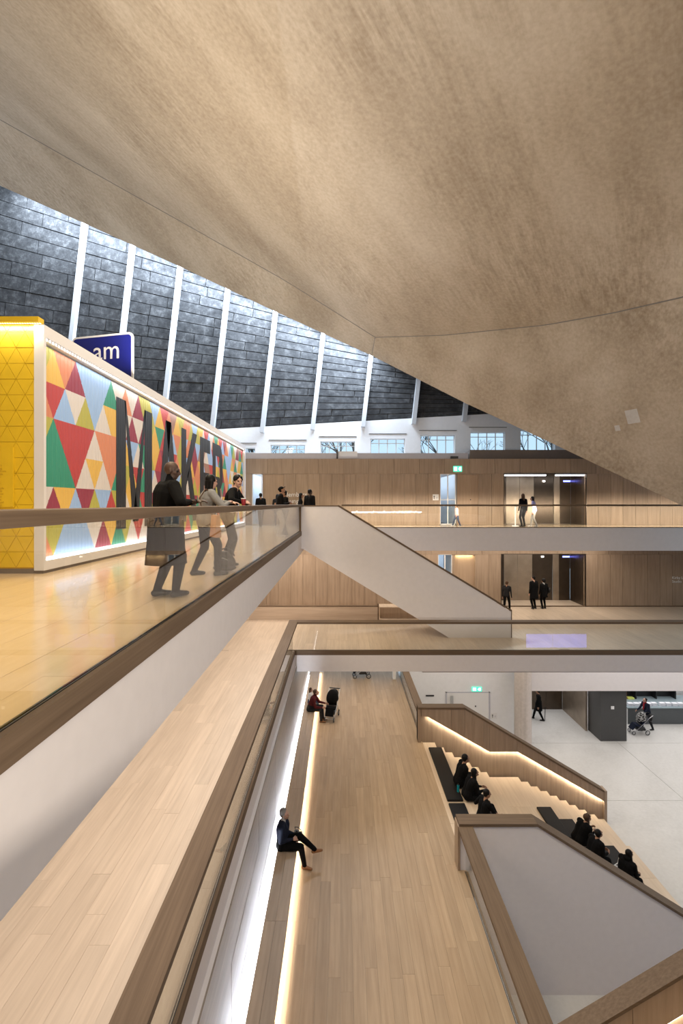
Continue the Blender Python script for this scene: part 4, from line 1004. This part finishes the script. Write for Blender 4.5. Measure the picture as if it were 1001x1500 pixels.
def person(label, loc, rz, h=1.74, top='cloth_black', legs='cloth_black', shoes='shoe_black', skin='skin_mid', hair='hair_black', style='short', lean=4, side_lean=0, pelvis=None,
           feet=None, hands=None, head_yaw=0, head_pitch=0, coat=None, bulk=1.0, curl=(35, 35), palms=None, knee=None, elbows=None, voxel=.012, group=None, female=False, collar=None, sleeve='long', hood=False):
    k = h / 1.75; root = empty('person', loc, math.radians(rz)); S = Shape()
    P = V(*pelvis) if pelvis else V(0, 0, .95 * k)
    ca, sa = math.cos(math.radians(lean)), math.sin(math.radians(lean)); sl = math.sin(math.radians(side_lean))
    up = V(sl, sa, ca).normalized(); rt = V(1, 0, 0); fw = up.cross(rt).normalized() * -1
    if fw.y < 0 and lean < 60: fw = -fw
    chest = P + up * .30 * k; neck = P + up * .50 * k; sw = (.165 if female else .185) * k
    b = bulk
    # torso
    for sx_ in (-1, 1):
        S.cap(P + rt * .075 * k * sx_ - up * .02, P + rt * .07 * k * sx_ + up * .12 * k, .105 * k * b, .095 * k * b, 'top' if not pelvis else 'legs')
        S.cap(P + rt * .055 * k * sx_ + up * .13 * k, chest + rt * .075 * k * sx_ + up * .05 * k, .098 * k * b, .108 * k * b, 'top')
        S.cap(chest + rt * .08 * k * sx_ + up * .06 * k, neck + rt * .06 * k * sx_ - up * .05 * k, .10 * k * b, .065 * k, 'top')
        S.cap(neck - up * .045 * k + rt * .05 * k * sx_, neck - up * .07 * k + rt * sw * sx_, .06 * k, .062 * k * b, 'top')
    # head
    yaw, pit = math.radians(head_yaw), math.radians(head_pitch)
    R = Matrix.Rotation(yaw, 3, 'Z') @ Matrix.Rotation(-pit, 3, 'X')
    hc = neck + V(0, 0, 1).lerp(up, .5).normalized() * .135 * k + fw * .025 * k
    S.cap(neck - up * .03 * k, hc - V(0, 0, .04 * k), .056 * k, .052 * k, 'skin' if not collar else 'collar')
    def H(x, y, z): return hc + R @ (V(x, y, z) * k)
    def He(x, y, z, r, tg='skin'): S.ell(H(x, y, z), tuple(q * k for q in r), tg, R)
    He(0, -.008, .03, (.074, .092, .092)); He(0, .025, -.05, (.056, .066, .066)); He(0, .052, -.088, (.030, .026, .024))
    He(0, .083, .022, (.050, .016, .014)); S.cap(H(0, .088, .012), H(0, .108, -.026), .010 * k, .015 * k, 'skin')
    He(0, .082, -.056, (.026, .014, .010), 'lip')
    for s in (-1, 1): He(.076 * s, -.004, -.004, (.010, .022, .032)); He(.031 * s, .080, .004, (.009, .009, .006), 'eye'); He(.042 * s, .055, -.025, (.022, .022, .022))
    # legs
    ft = feet or [(-.10 * k, .0, 0), (.10 * k, .04, 0)]
    for i, s in enumerate((-1, 1)):
        hip = P + rt * .092 * k * s - up * .03 * k
        f = V(*ft[i][:3]); an = f + V(0, 0, .085 * k); fd = ft[i][3] if len(ft[i]) > 3 else 0
        kp = V(*(knee[i] if knee else (0.05 * s, 1, 0)))
        kn, an = ik(hip, an, .45 * k, .425 * k, kp)
        lb_ = .5 + .5 * b; S.cap(hip, kn, .092 * k * lb_, .068 * k * lb_, 'legs'); S.cap(kn, an, .066 * k * lb_, .050 * k, 'legs')
        S.cap(kn.lerp(an, .15) - V(0, .012, 0), kn.lerp(an, .45), .054 * k, .05 * k, 'legs')
        dirn = V(math.sin(math.radians(fd)), math.cos(math.radians(fd)), ft[i][4] if len(ft[i]) > 4 else 0).normalized()
        base = an - V(0, 0, .045 * k)
        S.cap(base - dirn * .035 * k, base + dirn * .08 * k, .043 * k, .040 * k, 'shoe'); S.cap(base + dirn * .08 * k - V(0, 0, .004), base + dirn * .16 * k - V(0, 0, .008 * k), .040 * k, .030 * k, 'shoe')
        S.cap(an, base, .043 * k, .042 * k, 'shoe')
    # arms
    hd = hands or [(-.26 * k, .06, .80 * k), (.26 * k, .06, .80 * k)]
    for i, s in enumerate((-1, 1)):
        sh_ = neck - up * .075 * k + rt * (sw + .01) * s
        ep = V(*(elbows[i] if elbows else (.35 * s, -1, -.25)))
        el, wr = ik(sh_, V(*hd[i]), .295 * k, .26 * k, ep)
        S.cap(sh_, el, .056 * k * b, .046 * k * b, 'top'); S.cap(el, wr, .044 * k * b if sleeve == 'long' else .038 * k, .030 * k, 'top' if sleeve == 'long' else 'skin')
        pd = V(*(palms[i] if palms else (-s, 0, -.15)))
        hand(S, wr, (wr - el).normalized(), pd, k, curl[i], s, rr=1.0 if voxel < .011 else 1.15)
    mats = dict(top=top, legs=legs, shoe=shoes, skin=skin, lip='lip' if skin != 'skin_dark' else 'skin_dark', eye='eye_dark', collar=collar or top)
    S.mesh('body', voxel, 3, mats, root)
    # hair or headgear
    if style != 'bald':
        Q = Shape()
        def Qe(x, y, z, r): Q.ell(H(x, y, z), tuple(q * k for q in r), 'hair', R)
        if style == 'afro': Qe(0, -.02, .055, (.118, .118, .105)); Qe(0, -.05, -.01, (.105, .085, .09))
        elif style == 'receding': Qe(0, -.045, .02, (.080, .066, .078)); [Qe(.07 * s, -.02, -.0, (.013, .04, .04)) for s in (-1, 1)]
        else:
            Qe(0, -.022, .05, (.083, .093, .083)); Qe(0, -.05, .0, (.078, .062, .075)); [Qe(.070 * s, -.005, .03, (.016, .045, .045)) for s in (-1, 1)]
            if style in ('bob', 'long'):
                for s in (-1, 1): Q.cap(H(.055 * s, -.035, .01), H(.062 * s, -.05, -.15 if style == 'bob' else -.26), .045 * k, .034 * k, 'hair')
                Q.cap(H(0, -.06, 0), H(0, -.075, -.17 if style == 'bob' else -.30), .06 * k, .042 * k, 'hair')
            if style == 'fringe': [Q.cap(H(.03 * s, .06, .075), H(.06 * s, .055, .03), .026 * k, .016 * k, 'hair') for s in (-1, 1)]; Q.cap(H(0, -.04, -.02), H(0, -.07, -.14), .07 * k, .05 * k, 'hair')
            if style == 'bun': Qe(0, -.10, .07, (.035, .035, .035))
        if style == 'cap':
            Q = Shape(); Q.ell(H(0, -.012, .055), (.087 * k, .102 * k, .072 * k), 'hair', R); Q.ell(H(0, .11, .045), (.062 * k, .06 * k, .012 * k), 'hair', R); Q.ell(H(0, -.05, .0), (.074 * k, .055 * k, .06 * k), 'hair', R)
            Q.mesh('cap', .008, 2, {'hair': hair}, root)
        else: Q.mesh('hair', .008 if voxel < .011 else .011, 2, {'hair': hair}, root)
    if hood:
        Q = Shape(); Q.ell(neck - fw * .07 * k + up * .02 * k, (.11 * k, .07 * k, .07 * k), 'hair'); Q.mesh('hood', .012, 2, {'hair': top}, root)
    # coat skirt
    if coat:
        z1, mat = coat; mb = MB(); n = 28; rings = []
        zs = np.linspace(P.z + .12 * k, z1, 9)
        for j, zz in enumerate(zs):
            f = j / 8; rx, ry = (.172 + .012 * f) * k * b, (.125 + .05 * f) * k * b
            rings.append([(P.x + rx * math.cos(t) * (1 + .03 * f * math.sin(5 * t)), P.y * (1 - f) + (ft[0][1] + ft[1][1]) / 2 * f * .4 + .01 + ry * math.sin(t) * (1 + .04 * f * math.sin(7 * t)), zz) for t in [2 * math.pi * i / n for i in range(n)]])
        rings.append([((x - P.x) * .95 + P.x, y * .95, z1 + .004) for x, y, z in rings[-1]]); rings.append([((x - P.x) * .9 + P.x, y * .9, P.z) for x, y, z in rings[-1]])
        vs = [p for r in rings for p in r]; fs = [(a * n + i, a * n + (i + 1) % n, (a + 1) * n + (i + 1) % n, (a + 1) * n + i) for a in range(len(rings) - 1) for i in range(n)]
        mb.add(vs, fs).build('coat_skirt', mat, root, smooth=True)
    tag(root, label, 'person', group); PEOPLE.append(root)
    return root, dict(P=P, neck=neck, chest=chest, up=up, k=k, hc=hc)
def tower(root, p):     # a world point in the person's own frame
    return Matrix.Rotation(-root.rotation_euler.z, 3, 'Z') @ (V(*p) - root.location)
def local(loc, rz, p): return tuple(Matrix.Rotation(-math.radians(rz), 3, 'Z') @ (V(*p) - V(*loc)))

# --- three at the gallery rail
ZR = L3 + 1.10
lo = (-2.16, 5.9, L3)
r1, _ = person('man in long black coat with shaved head leaning at the gallery rail', lo, -50, 1.70, style='bald', skin='skin_dark', lean=7, head_yaw=-32, head_pitch=6, bulk=1.42, coat=(.40, 'cloth_black'), voxel=.010,
     hands=[local(lo, -50, (-1.84, 6.16, ZR + .06)), local(lo, -50, (-1.84, 5.88, ZR + .06))], elbows=[(-1, -.6, -.4), (1, -.8, -.3)], palms=[(0, 0, -1), (0, 0, -1)], collar='cloth_black', feet=[(-.10, -.05, 0, 10), (.11, .10, 0, -10)])
lo = (-2.15, 7.65, L3)
r2, _ = person('woman in grey knitted jacket and black trousers with tan shoulder bag at the rail', lo, -58, 1.64, top='cloth_grey', style='bob', skin='skin_light', lean=8, head_yaw=14, head_pitch=2, female=True, bulk=1.26, voxel=.010,
     hands=[local(lo, -58, (-1.82, 8.02, ZR + .05)), local(lo, -58, (-1.80, 7.72, ZR + .05))], palms=[(0, 0, -1), (0, 0, -1)], elbows=[(-1, -.5, -.3), (1, -.8, -.4)], feet=[(-.12, -.14, 0, 5), (.12, .16, 0, 0)])
bg_ = MB(); q = tower(r2, (-1.93, 7.42, L3 + .62))
bg_.loft([(q.x - .15, q.y - .05, q.z), (q.x + .15, q.y - .05, q.z), (q.x + .15, q.y + .05, q.z), (q.x - .15, q.y + .05, q.z)], [(q.x - .13, q.y - .03, q.z + .34), (q.x + .13, q.y - .03, q.z + .34), (q.x + .13, q.y + .03, q.z + .34), (q.x - .13, q.y + .03, q.z + .34)])
bg_.build('shoulder_bag', 'leather_tan', r2, bevel=.01)
sp = [V(q.x - .10, q.y, q.z + .33), V(.20, -.12, 1.08), V(.15, -.13, 1.22), V(.12, -.03, 1.36), V(.15, .14, 1.24), V(.21, .10, 1.06), V(q.x + .10, q.y, q.z + .33)]
MB().path(sp, .011, 6).build('bag_strap', 'hair_brown', r2)
lo = (-2.10, 8.95, L3)
r3, _ = person('dark-haired person in black jacket leaning elbows on the rail, face turned to the hall', lo, -92, 1.74, style='fringe', skin='skin_light', lean=17, head_yaw=-52, head_pitch=3, female=True, bulk=1.2, voxel=.010,
     hands=[local(lo, -92, (-1.72, 8.88, ZR + .05)), local(lo, -92, (-1.74, 8.68, ZR + .05))], palms=[(1, 0, -.3), (-.3, 0, -1)], elbows=[(-1, -.3, -.3), (1, -.3, -.3)], curl=(55, 30), feet=[(-.12, -.12, 0), (.12, .05, 0)])
cu = empty('drink_cup', (-1.72, 8.50, ZR)); MB().tube((0, 0, 0), (0, 0, .115), .030, .042, 16).build('cup', 'cup_red', cu); MB().tube((0, 0, .115), (0, 0, .13), .045, .043, 16).build('lid', 'paper_white', cu)
tag(cu, 'dark red takeaway cup with pale lid standing on the gallery rail', 'cup')
# bag on the floor
bk = empty('holdall_bag', (-1.96, 8.12, L3)); S = Shape(); S.ell(V(0, 0, .15), (.19, .13, .15), 'b'); S.ell(V(.0, 0, .06), (.20, .14, .06), 'b'); S.ell(V(0, 0, .27), (.10, .07, .08), 'b'); S.mesh('bag_body', .014, 3, {'b': 'leather_black'}, bk)
MB().path([V(-.1, -.09, .28), V(-.05, -.10, .37), V(.05, -.10, .40), V(.14, -.08, .36), V(.18, -.06, .26)], .012).build('handle', 'leather_black', bk)
MB().path([V(.05, .02, .30), V(.10, .02, .45), V(.15, .02, .53), V(.20, .03, .50)], .010).build('strap', 'leather_black', bk)
MB().path([V(-.08, -.12, .20), V(0, -.135, .24), V(.08, -.12, .20)], .006).build('zip', 'steel', bk)
tag(bk, 'black leather bag with upright strap on the gallery floor', 'bag')

# --- further along the gallery
person('man in black cap and jacket with pale trousers looking down at a phone', (-2.15, 16.6, L3), -75, 1.78, legs='cloth_stone', shoes='shoe_white', style='cap', hair='cloth_black', head_pitch=-28, lean=8, bulk=1.15, skin='skin_mid', hands=[(-.10, .34, 1.15), (.08, .34, 1.14)], curl=(60, 60))
MBp = tag(MB().box(-1.86, -1.74, 16.60, 16.68, L3 + 1.17, L3 + 1.19).build('mobile_phone', 'black', None), 'mobile phone held by the man in the black cap', 'phone')
person('person in black facing the man in the cap by the gallery rail', (-2.02, 17.5, L3), 120, 1.66, head_pitch=-15, hands=[(-.1, .3, 1.1), (.1, .3, 1.1)], bulk=1.1)
person('man in dark jacket with cropped hair standing at the head of the white stair', (-1.38, 20.75, L3), -30, 1.80, skin='skin_dark', bulk=1.15, head_yaw=-20)
person('shorter person in dark clothes beside the man at the head of the white stair', (-1.80, 20.95, L3), -80, 1.64, skin='skin_mid', style='long')
person('person in black passing the far end of the mural', (-3.98, 23.9, L3), 20, 1.70, bulk=1.1, feet=[(-.08, -.25, 0), (.08, .22, 0)])
person('person in dark coat near the Members Lounge door', (-3.25, 24.6, L3), 10, 1.66, top='cloth_charcoal', style='bob', bulk=1.15)
# --- far balcony
person('adult in black top and charcoal trousers waiting by the third-floor lifts', (9.0, 23.95, L3), 20, 1.68, legs='cloth_charcoal', style='long', hair='hair_brown', skin='skin_light')
person('person in lavender jacket and pale trousers by the third-floor lifts', (9.50, 23.80, L3), 60, 1.55, top='cloth_lavender', legs='cloth_stone', shoes='shoe_white', skin='skin_light', style='long', lean=12, feet=[(-.08, -.1, 0), (.08, .2, 0)])
person('child in pink coat and jeans walking past the glazed third-floor opening', (5.72, 24.0, L3), 88, 1.12, top='cloth_pink', legs='cloth_denim', shoes='shoe_white', skin='skin_mid', hair='hair_brown', style='bun', bulk=1.3, feet=[(-.06, -.16, 0), (.06, .2, 0)])
# --- second floor
person('tall man in black overcoat waiting at the second-floor lifts', (10.08, 25.35, L2), 20, 1.76, skin='skin_light', coat=(.55, 'cloth_black'), bulk=1.18, head_yaw=35, feet=[(-.10, -.03, 0, 15), (.12, .05, 0, -15)])
wp, wi = person('woman in black with curly hair and shoulder bag at the second-floor lifts', (10.62, 25.4, L2), 10, 1.60, style='afro', skin='skin_mid', female=True, bulk=1.15, coat=(.62, 'cloth_black'), collar='cloth_white', head_yaw=30)
S = Shape(); S.ell(V(.27, -.02, .98), (.07, .13, .17), 'b'); S.mesh('shoulder_bag', .014, 2, {'b': 'leather_black'}, wp); MB().path([V(.27, -.1, 1.1), V(.17, -.06, 1.34), V(.2, .04, 1.3), V(.27, .08, 1.1)], .012).build('bag_strap', 'leather_black', wp)
person('person in dark clothes walking towards the second-floor lifts behind the stair', (8.38, 24.6, L2), -40, 1.62, top='cloth_charcoal', hair='hair_brown', feet=[(-.08, -.2, 0), (.08, .22, 0)])

# --- hall: man alone on the bench
zb_ = .43; sp_ = dict(lean=-6)
def seated(label, x, y, z, rz, seat=.43, h=1.74, drop=None, feet=None, **kw):
    """person sitting on a seat at height z+seat; floor under the feet at z (or z-drop)"""
    h *= 1.06; k = h / 1.75; fl = -(drop or 0)
    ft = feet or [(-.12, .52, fl), (.12, .48, fl)]
    return person(label, (x, y, z), rz, h, pelvis=(0, 0, seat + .105 * k), feet=ft, knee=kw.pop('knee', [(-.15, .5, 1), (.15, .5, 1)]), **kw)
ms, mi = seated('grey-haired man in dark jumper and brown shoes sitting cross-legged on the bench', -1.47, 12.05, L1, -97, h=1.82, lean=2, top='cloth_navy', skin='skin_light', hair='hair_grey', style='short', collar='cloth_white', shoes='shoe_tan', bulk=1.28, voxel=.009,
     head_yaw=-6, head_pitch=-4, hands=[(-.08, .30, .70), (.10, .28, .70)], curl=(60, 60), feet=[(-.06, .80, .30, -10, .15), (.10, .58, 0, 10)], knee=[(.25, .3, 1), (.1, .6, 1)], palms=[(.6, 0, -.6), (-.6, 0, -.6)])
cmr = empty('camera_body', (-1.12, 12.1, L1 + .69)); MB().box(-.06, .06, -.05, .05, 0, .09).build('body', 'black', cmr, bevel=.01); MB().tube((.05, 0, .045), (.14, 0, .045), .036, .04, 14).build('lens', 'black', cmr); MB().box(-.02, .03, -.025, .025, .09, .115).build('viewfinder', 'black', cmr)
MB().path([V(-.03, .06, .06), V(-.06, .14, .1), V(.02, .2, .05), V(.1, .16, -.0)], .008).build('strap', 'black', cmr)
tag(cmr, 'black camera in the lap of the man on the bench', 'camera')
# --- hall: man and child with pushchair
seated('man in maroon jumper leaning forward on the bench beside the pushchair', -1.30, 20.0, L1, -95, h=1.78, lean=22, top='cloth_maroon', legs='cloth_charcoal', hair='hair_brown', skin='skin_light', bulk=1.2, head_pitch=-18, hands=[(-.15, .62, .68), (.15, .52, .62)], collar='cloth_maroon', shoes='shoe_tan')
seated('small child in pale top sitting on the bench behind the man in maroon', -1.36, 20.75, L1, -95, h=1.25, lean=4, top='cloth_white', legs='cloth_denim', hair='hair_brown', style='bob', skin='skin_light', bulk=1.15, feet=[(-.08, .36, .18), (.08, .36, .18)], hands=[(-.12, .22, .58), (.12, .22, .58)])
# --- bleacher, upper tier
fl = .44
def tier_sit(label, x, y, zt_, rz, feet=None, **kw):
    kw['bulk'] = kw.get('bulk', 1) * 1.08; kw['h'] = kw['h'] * 1.05
    return seated(label, x, y, zt_, rz, seat=.075, drop=.44, feet=feet or [(-.13, .66, -.44), (.13, .62, -.44)], **kw)
tier_sit('person in black sitting upright on the top bleacher tier, short hair, hands together', 3.72, 15.35, L1, -85, h=1.78, lean=18, bulk=1.25, skin='skin_mid', hands=[(-.05, .48, .36), (.06, .46, .34)], head_pitch=-8, style='short')
tier_sit('long-haired person in black sitting hunched on the top bleacher tier between two others', 3.80, 14.65, L1, -80, h=1.66, lean=22, bulk=1.2, skin='skin_mid', style='long', hands=[(-.1, .5, .30), (.1, .5, .3)], female=True, head_pitch=-10)
tier_sit('boy in black with crossed ankle and glasses sitting on the top bleacher tier', 3.93, 13.55, L1, -72, h=1.62, lean=14, bulk=1.05, skin='skin_mid', style='short', hands=[(-.32, .30, .38), (.14, .5, .22)], feet=[(-.10, .62, -.14, -20, .2), (.14, .52, -.44)], shoes='shoe_black', sleeve='short', head_yaw=-12)
# --- bleacher, lower tiers
tier_sit('person in black bent over a book on the tier below the bleacher landing', 7.42, 15.2, ZL - .44, -75, h=1.74, lean=32, bulk=1.25, skin='skin_mid', hair='hair_brown', style='fringe', head_pitch=-30, hands=[(-.08, .52, .40), (.10, .50, .36)])
tier_sit('person in black with a laptop sitting low on the bleacher beside the reader', 7.45, 14.45, ZL - .44, -75, h=1.70, lean=24, bulk=1.25, skin='skin_mid', style='short', head_pitch=-22, hands=[(-.1, .52, .25), (.1, .5, .25)])
tier_sit('hooded person in black on the lowest seating tiers of the bleacher', 8.27, 14.2, ZL - .88, -70, h=1.68, lean=20, bulk=1.3, skin='skin_mid', style='long', hood=True, hands=[(-.1, .5, .2), (.1, .5, .2)], head_pitch=-15)
def laptop(label, x, y, z, rz):
    e = empty('laptop', (x, y, z), math.radians(rz)); MB().box(-.16, .16, -.11, .11, 0, .016).build('base', 'paper_white', e); MB().pyz([(.11, .01), (.19, .22), (.20, .22), (.125, .01)], -.16, .16).build('lid', 'paper_white', e); MB().box(-.13, .13, -.03, .09, .016, .018).build('keyboard', 'dark_grey', e)
    return tag(e, label, 'laptop')
laptop('open pale laptop on the black cushion beside the hooded sitter', 8.48, 14.72, ZL - .88 + .075, -60)
e = empty('open_book', (7.86, 15.32, ZL - .44 + .27), math.radians(-60)); MB().box(-.15, 0, -.1, .1, 0, .015).build('page_block', 'paper_white', e); MB().pxz([(0, 0), (.15, .03), (.15, .045), (0, .015)], -.1, .1).build('page_block', 'paper_white', e)
tag(e, 'open pale book in the lap of the reader on the bleacher', 'book')
# patterned bag on the upper tier
def pattern_mat():
    m, nt, b_ = new_mat('pattern_cloth'); g = N(nt, 'ShaderNodeTexCoord'); t = N(nt, 'ShaderNodeTexVoronoi'); t.feature = 'DISTANCE_TO_EDGE'; t.inputs['Scale'].default_value = 10
    nt.links.new(g.outputs['Object'], t.inputs['Vector']); c = ramp(nt, t.outputs['Distance'], [(.06, (.45, .45, .44)), (.10, (.012, .012, .012))]); nt.links.new(c, b_.inputs['Base Color']); b_.inputs['Roughness'].default_value = .8
pattern_mat()
e = empty('patterned_rucksack', (4.34, 12.95, L1 - .44)); S = Shape(); S.ell(V(0, 0, .22), (.17, .24, .22), 'b'); S.ell(V(0, 0, .1), (.18, .25, .1), 'b'); S.mesh('bag_body', .016, 3, {'b': 'pattern_cloth'}, e)
MB().path([V(-.05, -.05, .42), V(0, 0, .50), V(.05, .05, .42)], .012).build('handle', 'black', e); tag(e, 'black rucksack with white squiggle pattern beside the boy on the bleacher', 'bag')
e = empty('water_bottle', (3.60, 14.95, L1 + .07)); MB().tube((0, 0, 0), (0, 0, .2), .036, .036, 14).build('bottle', 'teal', e); MB().tube((0, 0, .2), (0, 0, .24), .02, .02, 12).build('bottle_cap', 'black', e); tag(e, 'teal water bottle on the top bleacher cushion', 'bottle')

# --- foyer
person('person in long black coat walking past the foyer lifts, carrying an umbrella', (10.97, 26.9, G), 75, 1.74, coat=(.55, 'cloth_black'), bulk=1.15, feet=[(-.08, -.2, 0), (.09, .3, 0)])
tag(MB().path([V(11.25, 26.75, .78), V(11.22, 26.75, .03)], .018).build('umbrella', 'black', None), 'thin rolled black umbrella beside the walker by the foyer lifts', 'umbrella')
pr, pi_ = person('man in navy jacket and red scarf pushing a pushchair past the shop counter', (16.25, 25.75, G), 100, 1.76, top='cloth_navy', legs='cloth_charcoal', skin='skin_light', hair='hair_black', bulk=1.2, lean=12, head_pitch=-25, hands=[(-.2, .45, 1.0), (.2, .45, 1.0)], feet=[(-.1, -.25, 0), (.1, .22, 0)])
S = Shape(); S.ell(V(0, .12, 1.46), (.09, .05, .06), 'b'); S.cap(V(.02, .17, 1.42), V(.03, .22, 1.1), .045, .04, 'b'); S.mesh('scarf', .014, 2, {'b': 'scarf_red'}, pr)

# ================================================================ pushchairs
def stroller(label, loc, rz, seat_c, hood_c, fold=False, bags=True):
    e = empty('pushchair', loc, math.radians(rz)); T = 'steel'
    for x, y, r in ((-.24, -.32, .125), (.24, -.32, .125), (-.19, .38, .10), (.19, .38, .10)):
        w = MB(); n = 18; ring = []
        for i in range(n):
            t = 2 * math.pi * i / n; a = V(x, y + r * .86 * math.cos(t), r + r * .86 * math.sin(t)); t2 = 2 * math.pi * (i + 1) / n; b = V(x, y + r * .86 * math.cos(t2), r + r * .86 * math.sin(t2)); w.tube(a, b, r * .16, r * .16, 6)
        wh = w.build('wheel', 'black', e, smooth=True)
        h_ = MB().tube((x - .018, y, r), (x + .018, y, r), r * .5, r * .5, 12); h_.build('hub', 'steel', wh)
    fr = MB()
    for s in (-1, 1):
        fr.path([V(.19 * s, .38, .12), V(.22 * s, .05, .42), V(.24 * s, -.42, .88), V(.23 * s, -.62, 1.02)], .015); fr.path([V(.24 * s, -.32, .13), V(.23 * s, -.10, .55)], .015)
    fr.path([V(-.24, -.32, .13), V(.24, -.32, .13)], .012); fr.path([V(-.19, .38, .12), V(.19, .38, .12)], .012)
    fr.build('frame', T, e)
    MB().tube((-.24, -.62, 1.02), (.24, -.62, 1.02), .022, seg=10).build('handle', 'black', e)
    st_ = MB().pyz([(-.28, .82), (-.08, .42), (.24, .44), (.27, .52), (-.02, .50), (-.22, .86)], -.20, .20).build('seat', seat_c, e, bevel=.01)
    MB().pyz([(.24, .44), (.42, .24), (.46, .27), (.28, .50)], -.17, .17).build('footrest', seat_c, e)
    S = Shape(); S.cap(V(-.17, .0, .50), V(.17, .0, .50), .055, .055, 'b'); S.mesh('bumper_bar', .014, 1, {'b': 'black'}, e)
    # canopy: quarter dome
    hb_ = MB(); n, m = 14, 7; vs = []
    for j in range(m + 1):
        ph = math.radians(-15 + 120 * j / m)
        for i in range(n + 1):
            th = math.pi * i / n; vs.append((.26 * math.cos(th), -.20 + .36 * math.sin(th) * math.cos(ph) * .9, .72 + .38 * math.sin(th) * math.sin(ph) + .02))
    fs = [(j * (n + 1) + i, j * (n + 1) + i + 1, (j + 1) * (n + 1) + i + 1, (j + 1) * (n + 1) + i) for j in range(m) for i in range(n)]
    hb_.add(vs, fs); ho = hb_.build('canopy', hood_c, e, smooth=True); so = ho.modifiers.new('t', 'SOLIDIFY'); so.thickness = .012
    MB().box(-.18, .18, -.28, .16, .20, .34).build('basket', 'black', e, bevel=.03)
    if bags: S = Shape(); S.ell(V(0, -.62, .80), (.17, .08, .20), 'b'); S.mesh('hanging_bag', .016, 2, {'b': 'leather_black'}, e)
    return tag(e, label, 'pushchair')
stroller('black pushchair with hood up standing beside the bench', (-.42, 20.25, L1), 168, 'cloth_black', 'cloth_black')
stroller('grey pushchair with black bag at the far end of the hall', (1.05, 25.0, L1), 95, 'cloth_charcoal', 'cloth_charcoal')
stroller('pushchair with black and white patterned hood in front of the shop counter', (15.55, 25.35, G), 92, 'cloth_navy', 'pattern_cloth')
